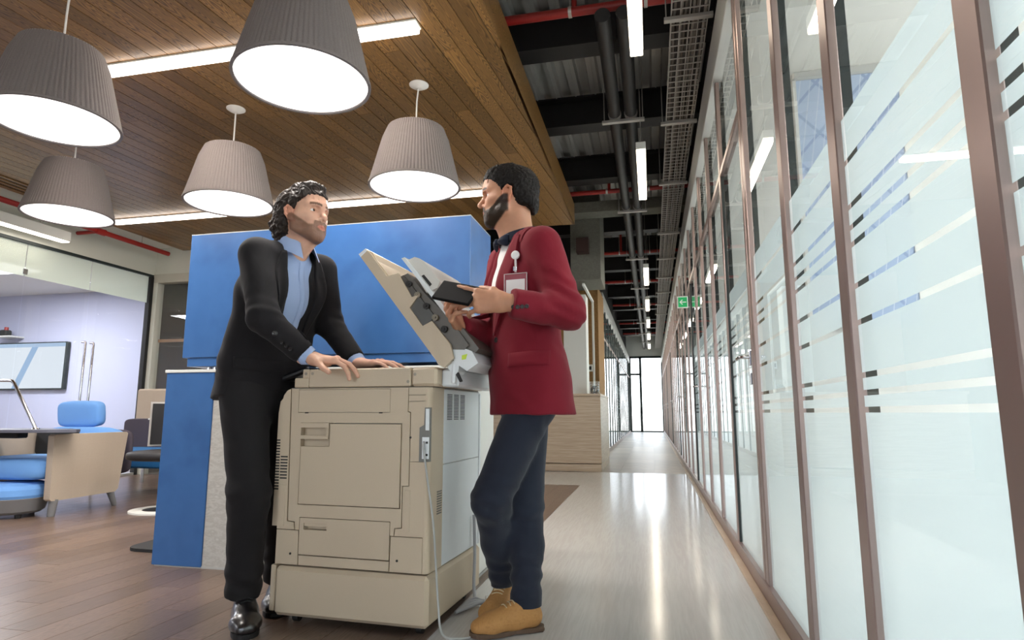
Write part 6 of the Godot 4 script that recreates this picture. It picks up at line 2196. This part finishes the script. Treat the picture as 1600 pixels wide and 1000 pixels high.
# ------------------------------------------------------------------ the man in the dark red jacket, at the right
func man_in_red() -> void:
	var t := thing("person", "man in a dark red blazer and bow tie reading a black notebook", "person", Vector3(-0.52, 0, -2.42))
	var f := Vector3(-0.8, 0, 0.6)
	var l := Vector3(0.6, 0, 0.8)
	var mid := Vector3(-0.51, 1.46, -2.42)
	var Ls := mid + l * 0.178 + Vector3(0.01, -0.02, 0)
	var Rs := mid - l * 0.172 + Vector3(0, -0.02, 0)
	var Le := Vector3(-0.292, 1.165, -2.225)
	var Lw := Vector3(-0.485, 1.19, -2.115)
	var Re := Vector3(-0.655, 1.12, -2.5)
	var Rw := Vector3(-0.722, 1.13, -2.27)
	var neck := Vector3(-0.512, 1.515, -2.42)
	var H := frame_of(Vector3(-0.562, 1.692, -2.405), Vector3(-0.99, 0.02, 0.12), 0.0, 1.03)
	var hip := Vector3(-0.485, 0.9, -2.43)
	var L1h := hip + l * 0.075 + Vector3(-0.01, -0.05, 0)
	var L2h := hip - l * 0.075 + Vector3(0.03, -0.05, 0)
	var L1k := Vector3(-0.605, 0.475, -2.325)
	var L1a := Vector3(-0.612, 0.12, -2.535)
	var L2k := Vector3(-0.503, 0.44, -2.46)
	var L2a := Vector3(-0.484, 0.11, -2.385)
	var paint := skin_paint(H, lin(186, 136, 108), lin(26, 19, 16), 0.96, 6)
	var body := MB.new()
	var hs := SDF.new()
	head(hs, H, 1.02)
	hs.cap(H * Vector3(0, -0.05, -0.034), neck + Vector3(0, -0.05, 0), 0.06, 0.064, 0.03)
	hs.cap(H * Vector3(0.0, -0.09, 0.02), neck + Vector3(-0.03, -0.05, 0.015), 0.035, 0.035, 0.03)
	hs.mesh_into(body, 0.0028, func(p: Vector3, _n: Vector3) -> float: return beard_mask(H.affine_inverse() * p) * (0.0038 + 0.0016 * fine.get_noise_3dv(p * 260.0)), paint)
	# left hand: back towards the camera, fingers along the book; right hand below and behind it
	var lh := SDF.new()
	hand(lh, Lw + Vector3(-0.018, 0.002, 0.006), Vector3(-0.97, 0.1, 0.02), Vector3(0.05, 0.2, 1), 1.0, [[0.1, 0.18, 0.12], [0.22, 0.34, 0.2], [0.34, 0.45, 0.3], [0.5, 0.6, 0.4]], 1.3, Vector3(0.9, -0.5, 0.3), 1.12)
	lh.mesh_into(body, 0.0032, null, paint)
	var rh := SDF.new()
	hand(rh, Rw + Vector3(-0.003, 0.006, 0.012), Vector3(-0.02, 0.35, 0.8), Vector3(-0.95, -0.3, 0.1), -1.0, [[0.5, 0.95, 0.45], [0.55, 1.0, 0.5], [0.55, 1.0, 0.5], [0.6, 1.0, 0.5]], 0.3, Vector3(0.75, 0.1, 0.9), 1.1)
	rh.mesh_into(body, 0.0032, null, paint)
	var core := SDF.new()
	core.cap(hip, mid + Vector3(0, -0.09, 0), 0.085, 0.085, 0.05, l, 1.3, 1.4)
	core.cap(neck + Vector3(0, -0.05, 0), mid + Vector3(0, -0.06, 0), 0.055, 0.06, 0.04)
	for q in [[Rs, Re, Rw], [Ls, Le, Lw]]:
		core.cap(mid + Vector3(0, -0.05, 0), q[0] + Vector3(0, -0.02, 0), 0.05, 0.04, 0.03)
		core.cap(q[0], q[1], 0.038, 0.032, 0.03)
		core.cap(q[1], q[2], 0.034, 0.026, 0.03)
	for q in [[L1h, L1k, L1a], [L2h, L2k, L2a]]:
		core.cap(q[0], q[1], 0.06, 0.042, 0.03)
		core.cap(q[1], q[2], 0.042, 0.03, 0.03)
	core.mesh_into(body, 0.016, null, paint)
	put("body", body, skin_mat(), t)
	var em := mat(Color.WHITE, 0.1)
	em.vertex_color_use_as_albedo = true
	for e in [-1.0, 1.0]:
		put("eye", eye_mesh(H, e, Vector3(-1.0, 0.0, 0.1)), em, t)
	# --- short dark hair, faded at the sides
	var hair := SDF.new()
	var P := func(x: float, y: float, z: float) -> Vector3: return H * Vector3(x, y, z)
	var sx := H.basis.x.normalized()
	hair.cap(P.call(0, 0.036, -0.036), P.call(0, 0.042, 0.016), 0.097, 0.092, 0.02, sx, 0.89, 0.9)
	hair.cap(P.call(0, 0.092, 0.05), P.call(0.0, 0.104, -0.01), 0.026, 0.03, 0.03, sx, 1.7, 1.7)
	hair.cap(P.call(-0.03, -0.03, -0.082), P.call(0.03, -0.03, -0.082), 0.045, 0.045, 0.03)
	for e in [-1.0, 1.0]:
		hair.cap(P.call(0.068 * e, 0.03, 0.016), P.call(0.0665 * e, -0.03, 0.018), 0.011, 0.009, 0.012)
	hair.cap(P.call(-0.06, -0.055, 0.118), P.call(0.06, -0.055, 0.118), 0.124, 0.124, 0.01, Vector3.ZERO, 1, 1, 1)
	hair.cap(P.call(-0.1, -0.105, -0.07), P.call(0.1, -0.105, -0.07), 0.055, 0.055, 0.01, Vector3.ZERO, 1, 1, 1)
	for e in [-1.0, 1.0]:
		hair.cap(P.call(0.085 * e, 0.006, -0.008), P.call(0.085 * e, -0.06, -0.012), 0.024, 0.036, 0.006, Vector3.ZERO, 1, 1, 1)
	var hm := MB.new()
	var Hi := H.affine_inverse()
	hair.mesh_into(hm, 0.0036, func(p: Vector3, _n: Vector3) -> float:
		var q := Hi * p
		return (0.0012 + 0.0034 * clampf(q.y * 12.0, 0.0, 1.0)) * fine.get_noise_3dv(q * 170.0) + 0.002 * sin(q.x * 260.0 + 8.0 * fine.get_noise_3dv(q * 30.0)))
	put("hair", hm, mat(rgb(24, 20, 18), 0.6, 0.0, 0.3), t)
	# --- white shirt, dark collar and bow tie
	var sh := SDF.new()
	var st := [[Vector3(-0.487, 0.96, -2.43), 0.115, 1.45], [Vector3(-0.495, 1.12, -2.428), 0.108, 1.5], [Vector3(-0.505, 1.29, -2.424), 0.114, 1.52], [Vector3(-0.51, 1.41, -2.42), 0.088, 1.65]]
	for i in 3:
		sh.cap(st[i][0], st[i + 1][0], st[i][1], st[i + 1][1], 0.05, l, st[i][2], st[i + 1][2])
	sh.cap(neck + Vector3(0, -0.07, 0), neck + Vector3(-0.01, 0.0, 0.005), 0.074, 0.068, 0.03)
	sh.cut(neck + Vector3(0, 0.006, 0), Vector3(-0.25, 1, 0.1).normalized(), 0.12)
	var shm := MB.new()
	sh.mesh_into(shm, 0.01)
	var white := cloth(rgb(232, 230, 228), 91, 0.1, 30.0)
	var shirt := put("shirt", shm, white, t)
	var navy := cloth(rgb(30, 36, 52), 92, 0.15, 30.0)
	var cm := MB.new()
	cm.sheet(36, 5, func(u: float, v: float) -> Vector3:
		var an := lerpf(-PI * 0.985, PI * 0.985, u)
		var rr := lerpf(0.0705, 0.083, v)
		var ctr := neck + Vector3(0, lerpf(0.052, 0.004, v), 0) + f * 0.004
		var drop := (0.5 + 0.5 * cos(an)) * 0.045
		return ctr + (f * cos(an) + l * sin(an)) * rr - Vector3(0, drop, 0))
	put("collar", cm, navy, shirt)
	var bow := MB.new()
	var bc := neck + f * 0.098 + Vector3(0, -0.028, 0)
	for e in [-1.0, 1.0]:
		bow.sheet(10, 8, func(u: float, v: float) -> Vector3:
			var an := TAU * v
			var w := lerpf(0.006, 0.062, u)
			var h := lerpf(0.009, 0.026, smoothstep(0.0, 0.9, u))
			var d := 0.008 + 0.006 * sin(u * PI)
			if u > 0.95:
				h *= 0.8
				d *= 0.3
			return bc + l * e * w + Vector3(0, h * sin(an) * e, 0) + f * d * cos(an) - f * 0.02 * u * u)
	bow.soft(bc + f * 0.004, Vector3(0.024, 0.026, 0.024), 0.6, 12, 8)
	put("bow_tie", bow, navy, shirt)
	# --- blazer
	var ja := SDF.new()
	var jt := [[Vector3(-0.485, 0.76, -2.435), 0.142, 1.42], [Vector3(-0.487, 0.95, -2.432), 0.132, 1.45], [Vector3(-0.495, 1.12, -2.428), 0.118, 1.5], [Vector3(-0.505, 1.3, -2.424), 0.127, 1.5], [Vector3(-0.51, 1.405, -2.42), 0.1, 1.65]]
	for i in 4:
		ja.cap(jt[i][0], jt[i + 1][0], jt[i][1], jt[i + 1][1], 0.05, l, jt[i][2], jt[i + 1][2])
	ja.cap(neck + Vector3(0.015, -0.02, 0.02), Ls, 0.058, 0.06, 0.05)
	ja.cap(neck + Vector3(0.015, -0.02, -0.02), Rs, 0.058, 0.058, 0.05)
	ja.cap(Ls, Le, 0.074, 0.064, 0.03)
	ja.cap(Le, Lw, 0.063, 0.054, 0.03)
	ja.cap(Rs, Re, 0.07, 0.06, 0.03)
	ja.cap(Re, Rw, 0.06, 0.048, 0.03)
	# the skirt flares behind
	ja.cap(Vector3(-0.4, 0.76, -2.49), Vector3(-0.44, 1.0, -2.46), 0.085, 0.08, 0.06, l, 1.8, 1.6)
	# deep V down to the button
	ja.cap(neck + f * 0.1 + Vector3(0, -0.02, 0), neck + f * 0.155 + Vector3(0, -0.2, 0), 0.066, 0.05, 0.008, Vector3.ZERO, 1, 1, 1)
	ja.cap(neck + f * 0.155 + Vector3(0, -0.2, 0), neck + f * 0.17 + Vector3(0, -0.4, 0), 0.05, 0.006, 0.008, Vector3.ZERO, 1, 1, 1)
	ja.cap(neck + Vector3(0, 0.07, 0), neck + Vector3(0, -0.02, 0), 0.09, 0.073, 0.008, Vector3.ZERO, 1, 1, 1)
	# cutaway fronts below the button
	ja.cap(neck + f * 0.2 + Vector3(0, -0.78, 0), neck + f * 0.2 + Vector3(0, -0.86, 0), 0.045, 0.09, 0.01, Vector3.ZERO, 1, 1, 1)
	ja.cut(Vector3(-0.49, 0.792, -2.43), Vector3(-0.0, -1, 0.0), 0.5)
	for q in [[Lw, Le], [Rw, Re]]:
		var d: Vector3 = (q[0] - q[1]).normalized()
		ja.cut(q[0] - d * 0.004, d, 0.08)
	# centre vent behind
	ja.cap(Vector3(-0.49, 0.76, -2.43) - f * 0.26, Vector3(-0.49, 0.95, -2.43) - f * 0.24, 0.03, 0.006, 0.004, l, 0.3, 0.3, 1)
	var jm := MB.new()
	ja.mesh_into(jm, 0.0085, folds([[Le + Vector3(-0.02, 0.02, 0.02), Vector3(0.5, 0.85, 0), 0.1, 0.006, 120.0], [Ls.lerp(Le, 0.4), Vector3(0.6, 0.8, 0), 0.1, 0.003, 75.0], [Lw, Vector3(1, 0, 0), 0.08, 0.002, 110.0], [neck + f * 0.13 + Vector3(0.02, -0.5, 0.02), Vector3(0.5, 0.8, 0), 0.16, 0.0026, 55.0], [Re, (Re - Rs).normalized(), 0.09, 0.005, 120.0], [Vector3(-0.4, 0.95, -2.3), Vector3(0.9, 0.3, 0), 0.2, 0.003, 40.0]]))
	var red := cloth(rgb(116, 22, 36), 93, 0.12, 26.0)
	var jacket := put("blazer", jm, red, t)
	for e in [-1.0, 1.0]:
		var inner := [neck + l * e * 0.078 + f * 0.02 + Vector3(0, -0.012, 0), neck + l * e * 0.068 + f * 0.09 + Vector3(0, -0.1, 0), neck + l * e * 0.048 + f * 0.12 + Vector3(0, -0.24, 0), neck + l * e * 0.008 + f * 0.13 + Vector3(0, -0.41, 0)]
		var outer := [neck + l * e * 0.108 + f * 0.02 + Vector3(0, -0.024, 0), neck + l * e * 0.142 + f * 0.09 + Vector3(0, -0.13, 0), neck + l * e * 0.11 + f * 0.12 + Vector3(0, -0.26, 0), neck + l * e * 0.02 + f * 0.13 + Vector3(0, -0.415, 0)]
		put("lapel", strip(ja, inner, outer, -(f + l * e * 0.55).normalized(), 0.011, 20, 5), red, jacket)
		var ci := [neck - f * 0.06 + l * e * 0.062 + Vector3(0, 0.03, 0), neck + f * 0.0 + l * e * 0.088 + Vector3(0, 0.0, 0), neck + f * 0.06 + l * e * 0.082 + Vector3(0, -0.07, 0)]
		var co := [neck - f * 0.075 + l * e * 0.07 + Vector3(0, 0.0, 0), neck + f * 0.0 + l * e * 0.122 + Vector3(0, -0.02, 0), neck + f * 0.055 + l * e * 0.135 + Vector3(0, -0.085, 0)]
		put("collar_leaf", strip(ja, ci, co, -(f * 0.35 + l * e * 0.6 + Vector3(0, 0.75, 0)).normalized(), 0.008, 12, 4), red, jacket)
	var pd := -(l * 0.8 + f * 0.6).normalized()
	var pk := Vector3(-0.44, 1.02, -2.24)
	put("pocket_flap", strip(ja, [pk + Vector3(-0.09, 0.005, 0.03), pk + Vector3(0.075, 0.012, -0.03)], [pk + Vector3(-0.09, -0.048, 0.03), pk + Vector3(0.075, -0.042, -0.03)], pd, 0.006, 12, 3), red, jacket)
	var btn := mat(rgb(46, 40, 40), 0.3)
	put("button", disc_on(ja, neck + f * 0.13 + l * 0.02 + Vector3(0, -0.43, 0), -(f * 0.9 + l * 0.3).normalized(), 0.011), btn, jacket)
	for i in 4:
		put("button", disc_on(ja, Lw + Vector3(0.022 + 0.016 * i, -0.028, 0.055), Vector3(-0.1, 0.3, -1).normalized(), 0.0078), btn, jacket)
	# --- dark jeans with turned cuffs
	var tr := SDF.new()
	tr.cap(hip + Vector3(0, 0.05, 0), hip + Vector3(0, -0.06, 0), 0.108, 0.104, 0.05, l, 1.4, 1.45)
	tr.cap(L1h, L1k, 0.094, 0.074, 0.035)
	tr.cap(L1k, L1k.lerp(L1a, 0.5) + Vector3(0.0, 0, -0.012), 0.072, 0.062, 0.03)
	tr.cap(L1k.lerp(L1a, 0.5) + Vector3(0.0, 0, -0.012), L1a, 0.06, 0.048, 0.03)
	tr.cap(L2h, L2k, 0.095, 0.072, 0.035)
	tr.cap(L2k, L2k.lerp(L2a, 0.45) + Vector3(0.004, 0, -0.01), 0.07, 0.064, 0.03)
	tr.cap(L2k.lerp(L2a, 0.45) + Vector3(0.004, 0, -0.01), L2a, 0.064, 0.056, 0.03)
	tr.cut(L1a + Vector3(0, -0.012, 0), Vector3.DOWN, 0.1)
	tr.cut(L2a + Vector3(0, -0.02, 0), Vector3.DOWN, 0.1)
	var tm := MB.new()
	tr.mesh_into(tm, 0.0095, folds([[L1k + Vector3(0.03, -0.02, 0.04), Vector3(0.3, 0.95, 0), 0.1, 0.0055, 95.0], [L2k + Vector3(0, -0.02, 0.03), Vector3(0.2, 0.95, 0), 0.1, 0.005, 95.0], [L2a + Vector3(0, 0.06, 0), Vector3(0.1, 1, 0), 0.09, 0.0075, 95.0], [L1a + Vector3(0, 0.06, 0), Vector3(0.1, 1, 0), 0.08, 0.006, 95.0], [L1h + Vector3(0, -0.12, 0.05), Vector3(0.7, 0.7, 0), 0.12, 0.0035, 60.0]]))
	var denim := cloth(rgb(36, 40, 52), 94, 0.3, 40.0)
	var jeans := put("jeans", tm, denim, t)
	put("turn_up", MB.new().tube([L2a + Vector3(0, -0.022, 0), L2a + Vector3(0, -0.02, 0), L2a + Vector3(0, 0.012, 0), L2a + Vector3(0, 0.018, 0)], [0.05, 0.059, 0.06, 0.05], 28), denim, jeans)
	var tan_ := tri_tex(mat(Color.WHITE, 0.75), noise_tex(95, 0.05, [rgb(160, 112, 60), rgb(184, 134, 78), rgb(172, 122, 66)], 128), Vector3(9, 9, 9), false)
	var sole := mat(rgb(92, 70, 52), 0.7)
	var lace := mat(rgb(206, 186, 150), 0.8)
	shoe(t, Vector3(-0.425, 0, -2.405), Vector3(-0.668, 0, -2.262), L2a, tan_, sole, lace, "tan suede desert boot pointing left")
	shoe(t, Vector3(-0.6, 0, -2.6), Vector3(-0.632, 0, -2.335 - 0.02), L1a, tan_, sole, lace, "tan suede desert boot pointing at the camera")
	# --- badge and notebook are things of their own
	var bp := ja.hit(Vector3(-0.50, 1.285, -2.15) , Vector3(0.1, 0, -1).normalized()) + Vector3(0, 0, 0.006)
	var bd := thing("name_badge", "blank white name badge in a clear holder on a white reel, on the red blazer", "badge", bp)
	var bn := (f * 0.35 + Vector3(0.1, 0, 0.9)).normalized()
	var bx := Vector3.UP.cross(bn).normalized()
	var clear := pane(Color(0.9, 0.9, 0.92, 0.25))
	var B := func(c: Vector3, s: Vector3, bev := 0.0) -> MB:
		var m := MB.new()
		m.xf = Transform3D(Basis(bx, Vector3.UP, bn), bp)
		m.box(c, s, bev)
		return m
	put("card", B.call(Vector3(0, -0.012, 0.004), Vector3(0.076, 0.058, 0.002)), mat(rgb(232, 228, 226), 0.6), bd)
	put("holder", B.call(Vector3(0, -0.002, 0.0), Vector3(0.094, 0.086, 0.003), 0.001), mat(rgb(150, 60, 70), 0.2), bd)
	for q in [-1.0, 1.0]:
		put("rim", B.call(Vector3(0.046 * q, -0.002, 0.003), Vector3(0.003, 0.086, 0.005), 0.001), mat(rgb(214, 196, 196), 0.15), bd)
		put("rim", B.call(Vector3(0, -0.002 + 0.042 * q, 0.003), Vector3(0.094, 0.003, 0.005), 0.001), mat(rgb(214, 196, 196), 0.15), bd)
	var rl := MB.new()
	rl.xf = Transform3D(Basis(bx, bn, bx.cross(bn)), bp + Vector3(0, 0.112, 0.004))
	rl.lathe([[0.016, -0.004], [0.017, 0.004], [0.013, 0.008], [0.0, 0.009]], 24)
	put("reel", rl, mat(rgb(238, 236, 234), 0.35), bd)
	put("strap", MB.new().tube([bp + Vector3(0, 0.1, 0.006), bp + Vector3(0.001, 0.07, 0.006), bp + Vector3(0, 0.045, 0.006)], 0.0045, 8), mat(rgb(222, 214, 212), 0.3), bd)
	put("clasp", B.call(Vector3(0, 0.058, 0.008), Vector3(0.014, 0.02, 0.006), 0.002), M.chrome, bd)
	var nb := thing("notebook", "black folded notebook held in both hands by the man in red", "notebook", Vector3(-0.69, 1.235, -2.11))
	var NX := Vector3(-0.9, 0.22, -0.1).normalized()
	var NY := Vector3(0.1, 0.62, 0.78)
	NY = (NY - NX * NY.dot(NX)).normalized()
	var nbk := func(c: Vector3, s: Vector3, bev: float) -> MB:
		var m := MB.new()
		m.xf = Transform3D(Basis(NX, NY, NX.cross(NY)), Vector3(-0.685, 1.232, -2.105))
		m.box(c, s, bev)
		return m
	put("cover", nbk.call(Vector3(0, 0, 0), Vector3(0.15, 0.014, 0.1), 0.003), mat(rgb(13, 12, 13), 0.7, 0.0, 0.25), nb)
	put("pages", nbk.call(Vector3(0.002, 0, 0.001), Vector3(0.142, 0.009, 0.1005), 0.0), mat(rgb(58, 54, 50), 0.7), nb)
